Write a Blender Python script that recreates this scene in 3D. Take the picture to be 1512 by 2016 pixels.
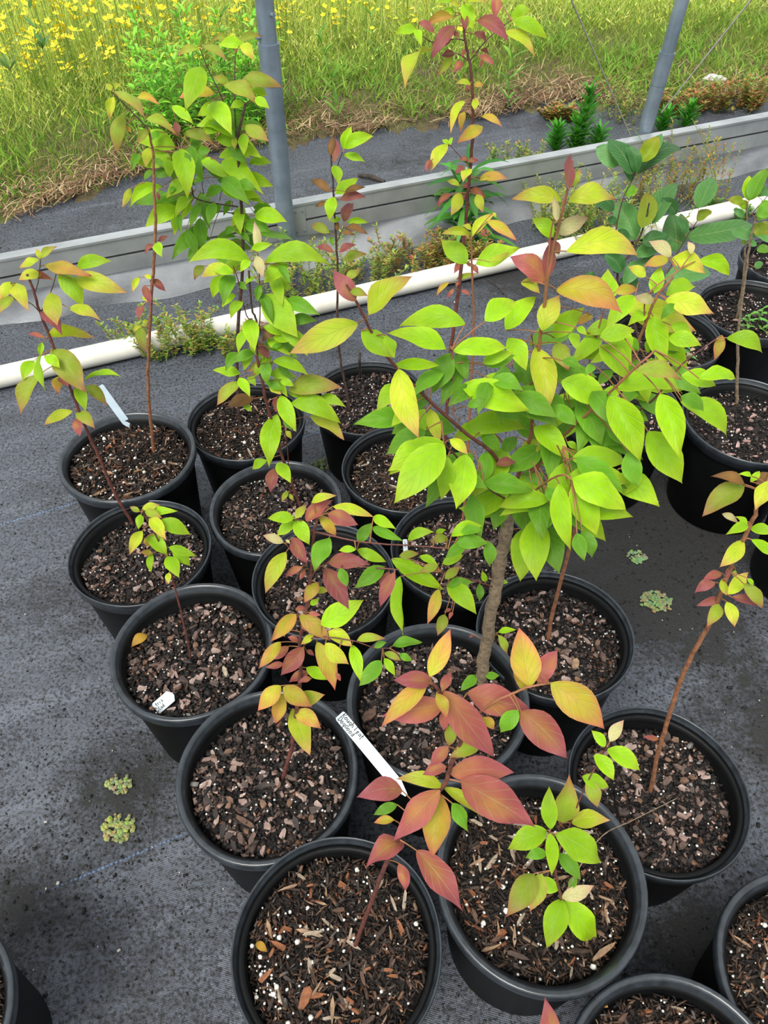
import bpy, math, random
import numpy as np
from mathutils import Vector, Matrix

for o in list(bpy.data.objects):
    bpy.data.objects.remove(o)
SC = bpy.context.scene
COL = SC.collection
rnd = random.Random(7)
nrs = np.random.RandomState(11)

# ------------------------------------------------------------------ camera
IW, IH = 1512, 2016
F_PX, PITCH, ROLL, CAM_Z = 1527.0, math.radians(47.19), math.radians(-1.077), 1.373
CAM = Vector((0, 0, CAM_Z))
_fw = Vector((0, math.cos(PITCH), -math.sin(PITCH)))
_rt = Vector((1, 0, 0))
_dn = Vector((0, -math.sin(PITCH), -math.cos(PITCH)))
RT = math.cos(ROLL) * _rt - math.sin(ROLL) * _dn
DN = math.sin(ROLL) * _rt + math.cos(ROLL) * _dn
cd = bpy.data.cameras.new('camera')
cam = bpy.data.objects.new('camera', cd)
COL.objects.link(cam)
cd.sensor_fit = 'VERTICAL'
cd.sensor_height = 36
cd.lens = F_PX / IH * 36
cd.clip_start = 0.02
m = Matrix.Identity(4)
for i, ax in enumerate((RT, -DN, -_fw)):
    for k in range(3):
        m[k][i] = ax[k]
m.translation = CAM
cam.matrix_world = m
SC.camera = cam

# ------------------------------------------------------------------ light
SC.view_settings.view_transform = 'Standard'
SC.view_settings.look = 'None'
SC.view_settings.gamma = 1
SC.view_settings.use_curve_mapping = False
SC.view_settings.exposure = 0.6
w = bpy.data.worlds.new('overcast_sky')
SC.world = w
w.use_nodes = True
bg = w.node_tree.nodes['Background']
bg.inputs[0].default_value = (0.93, 0.97, 1.0, 1)
bg.inputs[1].default_value = 0.80
sd = bpy.data.lights.new('sun', 'SUN')
sd.energy = 2.7
sd.angle = math.radians(28)
sd.color = (1, 0.97, 0.9)
sun = bpy.data.objects.new('sun', sd)
COL.objects.link(sun)
sun.rotation_euler = (math.radians(28), math.radians(-16), 0)


# ------------------------------------------------------------------ helpers
def ray(x, y):
    return _fw + RT * ((x - IW / 2) / F_PX) + DN * ((y - IH / 2) / F_PX)


def at_z(x, y, z=0.0):
    d = ray(x, y)
    return CAM + d * ((z - CAM_Z) / d.z)


def at_y(x, y, Y):
    d = ray(x, y)
    return CAM + d * (Y / d.y)


def pix(p):
    d = Vector(p) - CAM
    zc = d.dot(_fw)
    return IW / 2 + F_PX * d.dot(RT) / zc, IH / 2 + F_PX * d.dot(DN) / zc


def S(r, g, b):
    f = lambda c: (c / 255 / 12.92) if c / 255 <= 0.04045 else ((c / 255 + 0.055) / 1.055) ** 2.4
    return (f(r), f(g), f(b))


def mix(a, b, t):
    return tuple(x + (y - x) * t for x, y in zip(a, b))


def tag(o, label=None, cat=None, group=None, kind=None):
    if label: o['label'] = label
    if cat: o['category'] = cat
    if group: o['group'] = group
    if kind: o['kind'] = kind
    return o


def empty(name, loc, label, cat, group=None):
    o = bpy.data.objects.new(name, None)
    COL.objects.link(o)
    o.location = loc
    o.empty_display_size = 0.05
    return tag(o, label, cat, group)


def mesh(name, vs, fs, mats, smooth=True, cols=None, uvs=None, mi=None):
    me = bpy.data.meshes.new(name)
    me.from_pydata([tuple(v) for v in vs], [], fs)
    for mt in (mats if isinstance(mats, (list, tuple)) else [mats]):
        me.materials.append(mt)
    if mi is not None:
        me.polygons.foreach_set('material_index', mi)
    if smooth:
        me.polygons.foreach_set('use_smooth', [True] * len(me.polygons))
    if cols is not None:
        ca = me.color_attributes.new('Col', 'FLOAT_COLOR', 'POINT')
        a = np.ones((len(vs), 4), np.float32)
        a[:, :3] = np.asarray(cols, np.float32)
        ca.data.foreach_set('color', a.ravel())
    if uvs is not None:
        ul = me.uv_layers.new(name='UVMap')
        li = np.empty(len(me.loops), np.int32)
        me.loops.foreach_get('vertex_index', li)
        ul.data.foreach_set('uv', np.asarray(uvs, np.float32)[li].ravel())
    me.update()
    return me


def fast_mesh(name, V, Fq, mat, cols=None, smooth=False):
    """numpy vertex array, list of (n,k) face arrays"""
    me = bpy.data.meshes.new(name)
    V = np.asarray(V, np.float32)
    me.vertices.add(len(V))
    me.vertices.foreach_set('co', V.ravel())
    loops = np.concatenate([f.ravel() for f in Fq]).astype(np.int32)
    tot = np.concatenate([np.full(len(f), f.shape[1]) for f in Fq]).astype(np.int32)
    start = np.concatenate([[0], np.cumsum(tot)[:-1]]).astype(np.int32)
    me.loops.add(len(loops))
    me.loops.foreach_set('vertex_index', loops)
    me.polygons.add(len(tot))
    me.polygons.foreach_set('loop_start', start)
    me.polygons.foreach_set('loop_total', tot)
    if smooth:
        me.polygons.foreach_set('use_smooth', np.ones(len(tot), bool))
    me.materials.append(mat)
    if cols is not None:
        ca = me.color_attributes.new('Col', 'FLOAT_COLOR', 'POINT')
        a = np.ones((len(V), 4), np.float32)
        a[:, :3] = cols
        ca.data.foreach_set('color', a.ravel())
    me.update(calc_edges=True)
    me.validate()
    return me


def obj(name, me, parent=None, loc=None, kind=None):
    o = bpy.data.objects.new(name, me)
    COL.objects.link(o)
    if parent is not None:
        o.parent = parent
    if loc is not None:
        o.location = loc
    if kind:
        o['kind'] = kind
    return o


def tube_geo(pts, rad, n=7, cap=True, off=0):
    pts = [Vector(p) for p in pts]
    vs, fs = [], []
    t0 = (pts[1] - pts[0]).normalized()
    a = Vector((1, 0, 0)) if abs(t0.x) < 0.8 else Vector((0, 1, 0))
    s = t0.cross(a).normalized()
    for i, p in enumerate(pts):
        t = (pts[min(i + 1, len(pts) - 1)] - pts[max(i - 1, 0)])
        if t.length < 1e-9: t = t0
        t = t.normalized()
        s = (s - t * s.dot(t)).normalized()
        b = t.cross(s)
        r = rad[i] if isinstance(rad, (list, tuple)) else rad
        for k in range(n):
            an = 2 * math.pi * k / n
            vs.append(p + s * (r * math.cos(an)) + b * (r * math.sin(an)))
    for i in range(len(pts) - 1):
        for k in range(n):
            k2 = (k + 1) % n
            fs.append((off + i * n + k, off + i * n + k2, off + (i + 1) * n + k2, off + (i + 1) * n + k))
    if cap:
        m0 = len(vs)
        vs += [Vector(q) for q in vs[:n]] + [Vector(q) for q in vs[(len(pts) - 1) * n:len(pts) * n]]
        fs.append(tuple(off + m0 + k for k in reversed(range(n))))
        fs.append(tuple(off + m0 + n + k for k in range(n)))
    return vs, fs


def smooth_line(pts, per=4):
    """Catmull-Rom resample"""
    P = [Vector(p) for p in pts]
    if len(P) < 3:
        return [P[0].lerp(P[-1], i / 4) for i in range(5)]
    out = []
    for i in range(len(P) - 1):
        p0, p1, p2, p3 = P[max(i - 1, 0)], P[i], P[i + 1], P[min(i + 2, len(P) - 1)]
        for k in range(per):
            t = k / per
            out.append(0.5 * ((2 * p1) + (p2 - p0) * t + (2 * p0 - 5 * p1 + 4 * p2 - p3) * t * t + (3 * p1 - p0 - 3 * p2 + p3) * t ** 3))
    out.append(P[-1])
    return out


def box_geo(c, sx, sy, sz, ax=None, off=0):
    X, Y, Z = ax or (Vector((1, 0, 0)), Vector((0, 1, 0)), Vector((0, 0, 1)))
    c = Vector(c)
    vs = [c + X * (sx * a / 2) + Y * (sy * b / 2) + Z * (sz * d / 2) for d in (-1, 1) for a, b in ((-1, -1), (1, -1), (1, 1), (-1, 1))]
    q = [(0, 3, 2, 1), (4, 5, 6, 7), (0, 1, 5, 4), (1, 2, 6, 5), (2, 3, 7, 6), (3, 0, 4, 7)]
    return vs, [tuple(i + off for i in f) for f in q]


# ------------------------------------------------------------------ materials
def new_mat(name):
    mt = bpy.data.materials.new(name)
    mt.use_nodes = True
    nt = mt.node_tree
    return mt, nt, nt.nodes['Principled BSDF']


def nd(nt, t, **kw):
    n = nt.nodes.new(t)
    for k, v in kw.items():
        setattr(n, k, v)
    return n


def math_n(nt, op, a, b=None, clamp=False):
    n = nt.nodes.new('ShaderNodeMath')
    n.operation = op
    n.use_clamp = clamp
    for i, v in enumerate((a, b)):
        if v is None: continue
        if isinstance(v, (int, float)):
            n.inputs[i].default_value = v
        else:
            nt.links.new(v, n.inputs[i])
    return n.outputs[0]


def mixc(nt, fac, a, b, mode='MIX'):
    n = nt.nodes.new('ShaderNodeMix')
    n.data_type = 'RGBA'
    n.blend_type = mode
    for i, v in ((0, fac), (6, a), (7, b)):
        if isinstance(v, (int, float)):
            n.inputs[i].default_value = v
        elif isinstance(v, tuple):
            n.inputs[i].default_value = (*v[:3], 1)
        else:
            nt.links.new(v, n.inputs[i])
    return n.outputs[2]


def noise(nt, scale, detail=4, rough=0.55, vec=None, coord='Object'):
    n = nt.nodes.new('ShaderNodeTexNoise')
    n.inputs['Scale'].default_value = scale
    n.inputs['Detail'].default_value = detail
    n.inputs['Roughness'].default_value = rough
    if vec is None:
        tc = nt.nodes.new('ShaderNodeTexCoord')
        vec = tc.outputs[coord]
    nt.links.new(vec, n.inputs['Vector'])
    return n.outputs[0]


def ramp(nt, fac, stops):
    n = nt.nodes.new('ShaderNodeValToRGB')
    e = n.color_ramp.elements
    while len(e) < len(stops):
        e.new(0.5)
    for k, (p, c) in enumerate(stops):
        e[k].position = p
        e[k].color = (*c, 1) if isinstance(c, tuple) else (c, c, c, 1)
    nt.links.new(fac, n.inputs[0])
    return n.outputs[0]


def bump(nt, b, h, strength=0.3, dist=0.002):
    n = nt.nodes.new('ShaderNodeBump')
    n.inputs['Strength'].default_value = strength
    n.inputs['Distance'].default_value = dist
    nt.links.new(h, n.inputs['Height'])
    nt.links.new(n.outputs[0], b.inputs['Normal'])


def simple(name, col, rough=0.6, col2=None, scale=40, metal=0, bmp=0, spec=None):
    mt, nt, b = new_mat(name)
    b.inputs['Roughness'].default_value = rough
    b.inputs['Metallic'].default_value = metal
    if spec is not None: b.inputs['Specular IOR Level'].default_value = spec
    nz = noise(nt, scale)
    c2 = col2 or mix(col, (0, 0, 0), 0.35)
    nt.links.new(ramp(nt, nz, [(0.3, c2), (0.65, col)]), b.inputs['Base Color'])
    if bmp:
        bump(nt, b, nz, bmp)
    return mt


def vcol_mat(name, rough=0.6, trans=0.0, var=0.25, scale=60, bmp=0.0, spec=0.3):
    mt, nt, b = new_mat(name)
    at = nd(nt, 'ShaderNodeAttribute', attribute_name='Col')
    nz = noise(nt, scale)
    c = mixc(nt, var, at.outputs[0], ramp(nt, nz, [(0.3, 0.25), (0.7, 1.0)]), 'MULTIPLY')
    nt.links.new(c, b.inputs['Base Color'])
    b.inputs['Roughness'].default_value = rough
    b.inputs['Specular IOR Level'].default_value = spec
    if bmp: bump(nt, b, nz, bmp)
    if trans:
        tr = nd(nt, 'ShaderNodeBsdfTranslucent')
        nt.links.new(c, tr.inputs[0])
        mx = nd(nt, 'ShaderNodeMixShader')
        mx.inputs[0].default_value = trans
        nt.links.new(b.outputs[0], mx.inputs[1])
        nt.links.new(tr.outputs[0], mx.inputs[2])
        nt.links.new(mx.outputs[0], nt.nodes['Material Output'].inputs[0])
    return mt


def leaf_mat(name, pinnate=False, rough=0.5):
    mt, nt, b = new_mat(name)
    at = nd(nt, 'ShaderNodeAttribute', attribute_name='Col')
    tc = nd(nt, 'ShaderNodeTexCoord')
    sp = nd(nt, 'ShaderNodeSeparateXYZ')
    nt.links.new(tc.outputs['UV'], sp.inputs[0])
    a = math_n(nt, 'ABSOLUTE', math_n(nt, 'SUBTRACT', math_n(nt, 'MULTIPLY', sp.outputs[1], 2.0), 1.0))
    ph = math_n(nt, 'SUBTRACT', math_n(nt, 'MULTIPLY', sp.outputs[0], 5.5 if not pinnate else 9.0),
                math_n(nt, 'MULTIPLY', math_n(nt, 'POWER', a, 0.75), 2.1 if not pinnate else 2.6))
    fr = math_n(nt, 'FRACT', math_n(nt, 'ADD', ph, 20.0))
    tri = math_n(nt, 'ABSOLUTE', math_n(nt, 'SUBTRACT', fr, 0.5))          # 0 mid .. .5 at vein
    vein = math_n(nt, 'MULTIPLY', math_n(nt, 'SUBTRACT', tri, 0.40), 10.0, clamp=True)
    mid = math_n(nt, 'SUBTRACT', 1.0, math_n(nt, 'MULTIPLY', a, 16.0), clamp=True)
    vn = math_n(nt, 'MAXIMUM', math_n(nt, 'MULTIPLY', vein, 0.7), mid)
    nz = noise(nt, 90, 5)
    c = mixc(nt, 0.22, at.outputs[0], ramp(nt, nz, [(0.3, 0.35), (0.65, 1.0)]), 'MULTIPLY')
    lite = mixc(nt, 0.3, c, (0.75, 0.78, 0.35))
    c = mixc(nt, math_n(nt, 'MULTIPLY', vn, 0.5), c, lite)
    nt.links.new(c, b.inputs['Base Color'])
    b.inputs['Roughness'].default_value = rough
    b.inputs['Specular IOR Level'].default_value = 0.26
    hh = math_n(nt, 'SUBTRACT', math_n(nt, 'MULTIPLY', nz, 0.25), vn)
    bump(nt, b, hh, 0.45, 0.0012)
    tr = nd(nt, 'ShaderNodeBsdfTranslucent')
    nt.links.new(mixc(nt, 0.25, c, (1.0, 0.95, 0.25), 'MULTIPLY'), tr.inputs[0])
    mx = nd(nt, 'ShaderNodeMixShader')
    mx.inputs[0].default_value = 0.32
    nt.links.new(b.outputs[0], mx.inputs[1])
    nt.links.new(tr.outputs[0], mx.inputs[2])
    nt.links.new(mx.outputs[0], nt.nodes['Material Output'].inputs[0])
    return mt


def cloth_mat():
    mt, nt, b = new_mat('woven_ground_cloth')
    tc = nd(nt, 'ShaderNodeTexCoord')
    mp = nd(nt, 'ShaderNodeMapping')
    mp.inputs['Rotation'].default_value = (0, 0, math.radians(-22.6))
    nt.links.new(tc.outputs['Object'], mp.inputs[0])
    V = mp.outputs[0]
    sp = nd(nt, 'ShaderNodeSeparateXYZ')
    nt.links.new(V, sp.inputs[0])
    # strands, 2.4 mm tapes
    wx = math_n(nt, 'SINE', math_n(nt, 'MULTIPLY', sp.outputs[0], 2 * math.pi / 0.0044))
    wy = math_n(nt, 'SINE', math_n(nt, 'MULTIPLY', sp.outputs[1], 2 * math.pi / 0.0034))
    weave = math_n(nt, 'MULTIPLY', wx, wy)
    big = noise(nt, 2.4, 6, 0.62)
    fine = noise(nt, 260, 4, 0.7)
    med = noise(nt, 30, 6, 0.72)
    grit = noise(nt, 150, 4, 0.68)
    lump = noise(nt, 75, 5, 0.7)
    base = mixc(nt, math_n(nt, 'MULTIPLY', math_n(nt, 'ADD', weave, 1.0), 0.5), S(52, 56, 63), S(92, 98, 110))  # blue of the reflected sky is tinted into these weave colours
    # pale dust film
    base = mixc(nt, ramp(nt, med, [(0.35, 0.0), (0.7, 0.35)]), base, S(108, 112, 122))
    st = nd(nt, 'ShaderNodeMapping')
    st.inputs['Scale'].default_value = (0.5, 16, 1)
    nt.links.new(V, st.inputs[0])
    base = mixc(nt, ramp(nt, noise(nt, 1.0, 4, 0.6, st.outputs[0]), [(0.5, 0.0), (0.72, 0.4)]), base, S(124, 130, 142))
    # sodden dirt patches with soft ragged edges
    pz = math_n(nt, 'ADD', math_n(nt, 'MULTIPLY', big, 0.6), math_n(nt, 'MULTIPLY', med, 0.4))
    pz = math_n(nt, 'ADD', pz, math_n(nt, 'MULTIPLY', math_n(nt, 'SUBTRACT', grit, 0.5), 0.22))
    # stains that gather round the moss, in floor coordinates
    def spot(cx, cy, r):
        s2 = nd(nt, 'ShaderNodeSeparateXYZ')
        nt.links.new(tc.outputs['Object'], s2.inputs[0])
        dx = math_n(nt, 'SUBTRACT', s2.outputs[0], cx)
        dy = math_n(nt, 'SUBTRACT', s2.outputs[1], cy)
        d = math_n(nt, 'SQRT', math_n(nt, 'ADD', math_n(nt, 'MULTIPLY', dx, dx), math_n(nt, 'MULTIPLY', dy, dy)))
        return math_n(nt, 'SUBTRACT', 1.0, math_n(nt, 'DIVIDE', d, r), clamp=True)
    for cx, cy, r, k in ((-0.475, 0.6, 0.16, 0.30), (0.58, 1.16, 0.36, 0.42), (0.72, 0.72, 0.28, 0.16), (0.55, 0.30, 0.2, 0.25),
                         (-0.62, 0.40, 0.14, 0.18), (-0.75, 1.0, 0.2, 0.1), (0.5, 2.3, 0.3, 0.15), (-0.3, 2.05, 0.25, 0.12)):
        pz = math_n(nt, 'ADD', pz, math_n(nt, 'MULTIPLY', spot(cx, cy, r), k))
    dirt = ramp(nt, pz, [(0.5, 0.0), (0.66, 1.0)])
    dcol = mixc(nt, ramp(nt, fine, [(0.35, 0.0), (0.7, 1.0)]), S(15, 14, 13), S(50, 48, 45))
    c = mixc(nt, math_n(nt, 'MULTIPLY', dirt, 0.92), base, dcol)
    # speckle of grit everywhere
    c = mixc(nt, ramp(nt, grit, [(0.515, 0.0), (0.585, 0.8)]), c, S(36, 36, 36))
    c = mixc(nt, ramp(nt, lump, [(0.42, 0.0), (0.62, 0.45)]), c, S(34, 33, 31))
    # woven blue and white marker thread every 0.9 m
    s1 = math_n(nt, 'MULTIPLY', sp.outputs[1], 1.0)
    off = STRIPE0
    k = math_n(nt, 'FRACT', math_n(nt, 'DIVIDE', math_n(nt, 'ADD', math_n(nt, 'SUBTRACT', s1, off), 90.0 + 0.45), 0.90))
    dist = math_n(nt, 'MULTIPLY', math_n(nt, 'ABSOLUTE', math_n(nt, 'SUBTRACT', k, 0.5)), 0.90)
    line = math_n(nt, 'LESS_THAN', dist, 0.0016)
    dash = math_n(nt, 'GREATER_THAN', math_n(nt, 'SINE', math_n(nt, 'MULTIPLY', sp.outputs[0], 2 * math.pi / 0.0075)), -0.1)
    lf = math_n(nt, 'MULTIPLY', math_n(nt, 'MULTIPLY', line, dash), math_n(nt, 'SUBTRACT', 0.8, math_n(nt, 'MULTIPLY', dirt, 0.85), clamp=True))
    lf = math_n(nt, 'MULTIPLY', lf, ramp(nt, noise(nt, 5, 3), [(0.36, 0.25), (0.55, 1.0)]))
    c = mixc(nt, lf, c, S(105, 140, 190))
    nt.links.new(c, b.inputs['Base Color'])
    nt.links.new(ramp(nt, dirt, [(0.0, 0.42), (1.0, 0.8)]), b.inputs['Roughness'])
    b.inputs['Specular IOR Level'].default_value = 0.45
    h = math_n(nt, 'ADD', math_n(nt, 'MULTIPLY', weave, math_n(nt, 'SUBTRACT', 0.5, math_n(nt, 'MULTIPLY', dirt, 0.4))),
               math_n(nt, 'MULTIPLY', math_n(nt, 'ADD', math_n(nt, 'MULTIPLY', fine, 3.0), math_n(nt, 'MULTIPLY', lump, 6.0)), math_n(nt, 'ADD', dirt, 0.15)))
    bump(nt, b, h, 0.6, 0.0012)
    return mt


# marker thread position measured on the floor
_a, _b = at_z(160, 1735), at_z(370, 1645)
_th = math.radians(22.6)
_c, _d = at_z(1240, 1265), at_z(1400, 1215)
STRIPE0 = sum(-math.sin(_th) * q.x + math.cos(_th) * q.y for q in (_a, _b, _c, _d)) / 4

M = {}
M['cloth'] = cloth_mat()
M['pot'] = simple('black_plastic_pot', S(12, 13, 14), 0.5, S(7, 7, 8), 25, bmp=0.05, spec=0.16)
M['rim'] = simple('black_plastic_rim', S(48, 54, 60), 0.3, S(30, 34, 38), 55, bmp=0.06, spec=0.6)  # bluish sky sheen painted into the rim's base colour, lighter than the pot
M['soil'] = simple('dark_potting_soil', S(34, 27, 23), 0.9, S(12, 10, 9), 160, bmp=0.9)
M['mulch'] = vcol_mat('bark_mulch', 0.7, 0, 0.55, 220, 0.35, 0.3)
M['leaf'] = leaf_mat('dogwood_leaf')
M['kleaf'] = leaf_mat('dark_shrub_leaf', True, 0.42)
M['stem_red'] = simple('red_brown_stem', S(112, 62, 52), 0.6, S(70, 38, 34), 120, bmp=0.2)
M['stem_dark'] = simple('dark_stem', S(84, 62, 52), 0.65, S(46, 34, 30), 120, bmp=0.2)
M['stem_grey'] = simple('grey_bark_stem', S(138, 120, 96), 0.8, S(88, 74, 58), 150, bmp=0.5)
M['stem_orange'] = simple('orange_brown_stem', S(150, 100, 66), 0.7, S(104, 64, 44), 120, bmp=0.3)
M['stem_pink'] = simple('pinkish_green_stem', S(150, 92, 66), 0.6, S(120, 84, 50), 60, bmp=0.1)
M['petiole'] = simple('petiole', S(150, 95, 62), 0.6, S(120, 88, 45), 60)
M['tag'] = simple('white_plastic_tag', S(198, 208, 214), 0.45, S(186, 197, 205), 30)
M['tag_blue'] = simple('pale_blue_plastic_tag', S(196, 212, 222), 0.4, S(180, 198, 212), 30)
M['ink'] = simple('black_ink', S(22, 22, 24), 0.6, S(14, 14, 16), 40)
M['alu'] = simple('aluminium_channel', S(176, 180, 180), 0.38, S(150, 154, 154), 9, metal=0.55, bmp=0.03)
M['alu_dark'] = simple('dark_groove', S(70, 70, 68), 0.8, S(40, 40, 38), 30)
M['galv'] = simple('galvanised_steel', S(140, 154, 166), 0.4, S(112, 126, 138), 14, metal=0.6, bmp=0.05)
M['pvc'] = simple('white_pvc', S(222, 220, 208), 0.4, S(208, 204, 190), 12, spec=0.4)
M['wire'] = simple('steel_cable', S(150, 148, 138), 0.45, S(110, 108, 100), 300, metal=0.5)
M['moss'] = vcol_mat('moss', 0.8, 0.1, 0.3, 200)
M['grass'] = vcol_mat('grass_blades', 0.6, 0.45, 0.12, 8)
M['straw'] = vcol_mat('dry_straw', 0.8, 0.1, 0.2, 30)
M['weed'] = vcol_mat('weed_foliage', 0.5, 0.3, 0.2, 30)
M['petal'] = simple('yellow_petal', S(252, 228, 30), 0.55, S(246, 214, 16), 200)
M['wstem'] = simple('green_weed_stem', S(120, 150, 60), 0.6, S(90, 120, 40), 60)
M['litter'] = simple('white_plastic_litter', S(225, 222, 218), 0.5, S(190, 188, 184), 30)
M['stick'] = simple('dark_stick', S(66, 56, 50), 0.85, S(36, 30, 27), 60, bmp=0.4)
M['perlite'] = simple('perlite', S(232, 230, 224), 0.8, S(205, 203, 196), 80)


def film_mat():
    mt, nt, b = new_mat('clear_plastic_film')
    b.inputs['Base Color'].default_value = (*S(168, 171, 174), 1)
    b.inputs['Roughness'].default_value = 0.28
    nz = noise(nt, 7, 5)
    bump(nt, b, nz, 0.5, 0.02)
    tp = nd(nt, 'ShaderNodeBsdfTransparent')
    mx = nd(nt, 'ShaderNodeMixShader')
    nt.links.new(ramp(nt, noise(nt, 5, 5, 0.6), [(0.3, 0.30), (0.7, 0.72)]), mx.inputs[0])
    nt.links.new(tp.outputs[0], mx.inputs[1])
    nt.links.new(b.outputs[0], mx.inputs[2])
    nt.links.new(mx.outputs[0], nt.nodes['Material Output'].inputs[0])
    return mt


M['film'] = film_mat()


def ground_mat():
    mt, nt, b = new_mat('meadow_soil')
    n1 = noise(nt, 3, 6, 0.65)
    n2 = noise(nt, 45, 5, 0.7)
    c = ramp(nt, n1, [(0.4, S(96, 80, 60)), (0.55, S(106, 98, 62)), (0.68, S(110, 120, 60))])
    c = mixc(nt, 0.6, c, ramp(nt, n2, [(0.3, 0.2), (0.7, 1.0)]), 'MULTIPLY')
    nt.links.new(c, b.inputs['Base Color'])
    b.inputs['Roughness'].default_value = 0.95
    bump(nt, b, n2, 0.8, 0.02)
    return mt


M['ground'] = ground_mat()

# ------------------------------------------------------------------ setting: floor, meadow, low wall
EX = [-6.0, -2.6, -1.75, -1.41, -1.10, -0.74, -0.40, 0.13, 0.86, 1.30, 1.87, 2.6, 6.0]
EY = [1.3, 2.35, 2.55, 2.78, 3.02, 3.36, 3.42, 3.56, 3.86, 3.72, 3.86, 4.2, 5.0]


def edge_y(x):
    return np.interp(x, EX, EY)


fl = obj('floor', mesh('floor', [(-7, -3, 0), (7, -3, 0), (7, 6, 0), (-7, 6, 0)], [(0, 1, 2, 3)], M['cloth'], False), kind='structure')

# meadow soil: grid that rises a little behind the ragged edge of the cloth
gx = np.concatenate([np.linspace(-14, -3.2, 30), np.linspace(-3, 3, 240), np.linspace(3.2, 14, 30)])
gs = np.concatenate([np.linspace(0, 0.5, 9), np.linspace(0.6, 6, 40), np.linspace(7, 40, 12)])
GX, GS = np.meshgrid(gx, gs)
GY = edge_y(GX) + GS + np.where(GS < 0.01, 0.05 * np.sin(GX * 23) + 0.04 * np.sin(GX * 41 + 1) + nrs.uniform(-0.05, 0.05, GX.shape), 0)
GZ = 0.004 + 0.05 * np.clip(GS / 0.5, 0, 1) + 0.02 * np.sin(GX * 5 + GS * 3) * np.clip(GS, 0, 1) + nrs.uniform(0, 0.012, GX.shape) * (GS > 0)
GZ[0] = -0.006
nx, ny = len(gx), len(gs)
ii = np.arange(nx * ny).reshape(ny, nx)
q = np.stack([ii[:-1, :-1], ii[:-1, 1:], ii[1:, 1:], ii[1:, :-1]], -1).reshape(-1, 4)
obj('ground', fast_mesh('ground', np.stack([GX, GY, GZ], -1).reshape(-1, 3), [q], M['ground'], smooth=True), kind='structure')

# low side wall of the growing tunnel: aluminium channel, film, posts
WA, WB = Vector((-1.85, 1.872, 0)), Vector((2.6, 3.52, 0))
WD = (WB - WA).normalized()
WA, WB = WA - WD * 1.6, WB + WD * 0.8
WN = Vector((WD.y, -WD.x, 0))          # towards the pots
WUP = Vector((0, 0, 1))
WLEN = (WB - WA).length


def wall_pt(s, n, z):
    return WA + WD * s + WN * n + WUP * z


wall = bpy.data.objects.new('wall_back', None)
COL.objects.link(wall)
wall['kind'] = 'structure'


def rail(name, prof, s0, s1, mat, parent, smooth=False):
    n = len(prof)
    vs = [wall_pt(s, a, z) for s in (s0, s1) for a, z in prof]
    fs = [(k, (k + 1) % n, n + (k + 1) % n, n + k) for k in range(n)] + [tuple(range(n))[::-1], tuple(range(n, 2 * n))]
    return obj(name, mesh(name, vs, fs, mat, smooth), parent)


TOPZ = 0.212
rail('top_channel', [(0.022, TOPZ - 0.052), (0.022, TOPZ - 0.003), (0.019, TOPZ), (-0.020, TOPZ), (-0.020, TOPZ - 0.052)], 0, WLEN, M['alu'], wall)
rail('channel_groove', [(0.012, TOPZ - 0.062), (0.012, TOPZ - 0.050), (-0.018, TOPZ - 0.050), (-0.018, TOPZ - 0.062)], 0, WLEN, M['alu_dark'], wall)
rail('lower_channel', [(0.024, TOPZ - 0.108), (0.024, TOPZ - 0.060), (-0.018, TOPZ - 0.060), (-0.018, TOPZ - 0.108)], 0, WLEN, M['alu'], wall)
# bright top lip
rail('top_lip', [(0.026, TOPZ - 0.004), (0.026, TOPZ + 0.003), (0.016, TOPZ + 0.003), (0.016, TOPZ - 0.004)], 0, WLEN, M['alu'], wall)
# film skirt
vs, fs = [], []
NS, NZ = 160, 8
for i in range(NS + 1):
    s = WLEN * i / NS
    for k in range(NZ + 1):
        t = k / NZ
        bul = 0.018 * math.sin(s * 7.3 + 1.1 * math.sin(s * 3.1)) * math.sin(t * math.pi) + 0.012 * math.sin(s * 17 + t * 4) * t
        foot = 0.05 * t * t * (0.5 + 0.5 * math.sin(s * 2.3))
        vs.append(wall_pt(s, 0.010 + 0.012 * t + bul + foot, (TOPZ - 0.104) * (1 - t) + 0.003))
for i in range(NS):
    for k in range(NZ):
        a = i * (NZ + 1) + k
        fs.append((a, a + 1, a + NZ + 2, a + NZ + 1))
obj('plastic_film', mesh('plastic_film', vs, fs, M['film']), wall)


# joint plate with bolts where the left post meets the channel
def s_of(x, y, z):
    p = at_z(x, y, z)
    return (p - WA).dot(WD)


sp_ = s_of(584, 425, 0.16)
vs, fs = box_geo(wall_pt(sp_, 0.026, TOPZ - 0.056), 0.040, 0.005, 0.094, (WD, WN, WUP))
plate = obj('joint_plate', mesh('joint_plate', vs, fs, M['alu'], False), wall)
for a, b in ((-1, -1), (1, -1), (-1, 1), (1, 1)):
    c = wall_pt(sp_ + a * 0.012, 0.0285, TOPZ - 0.056 + b * 0.034)
    v2, f2 = tube_geo([c, c + WN * 0.003], 0.0035, 8)
    obj('bolt', mesh('bolt', v2, f2, M['galv'], False), plate)


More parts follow.
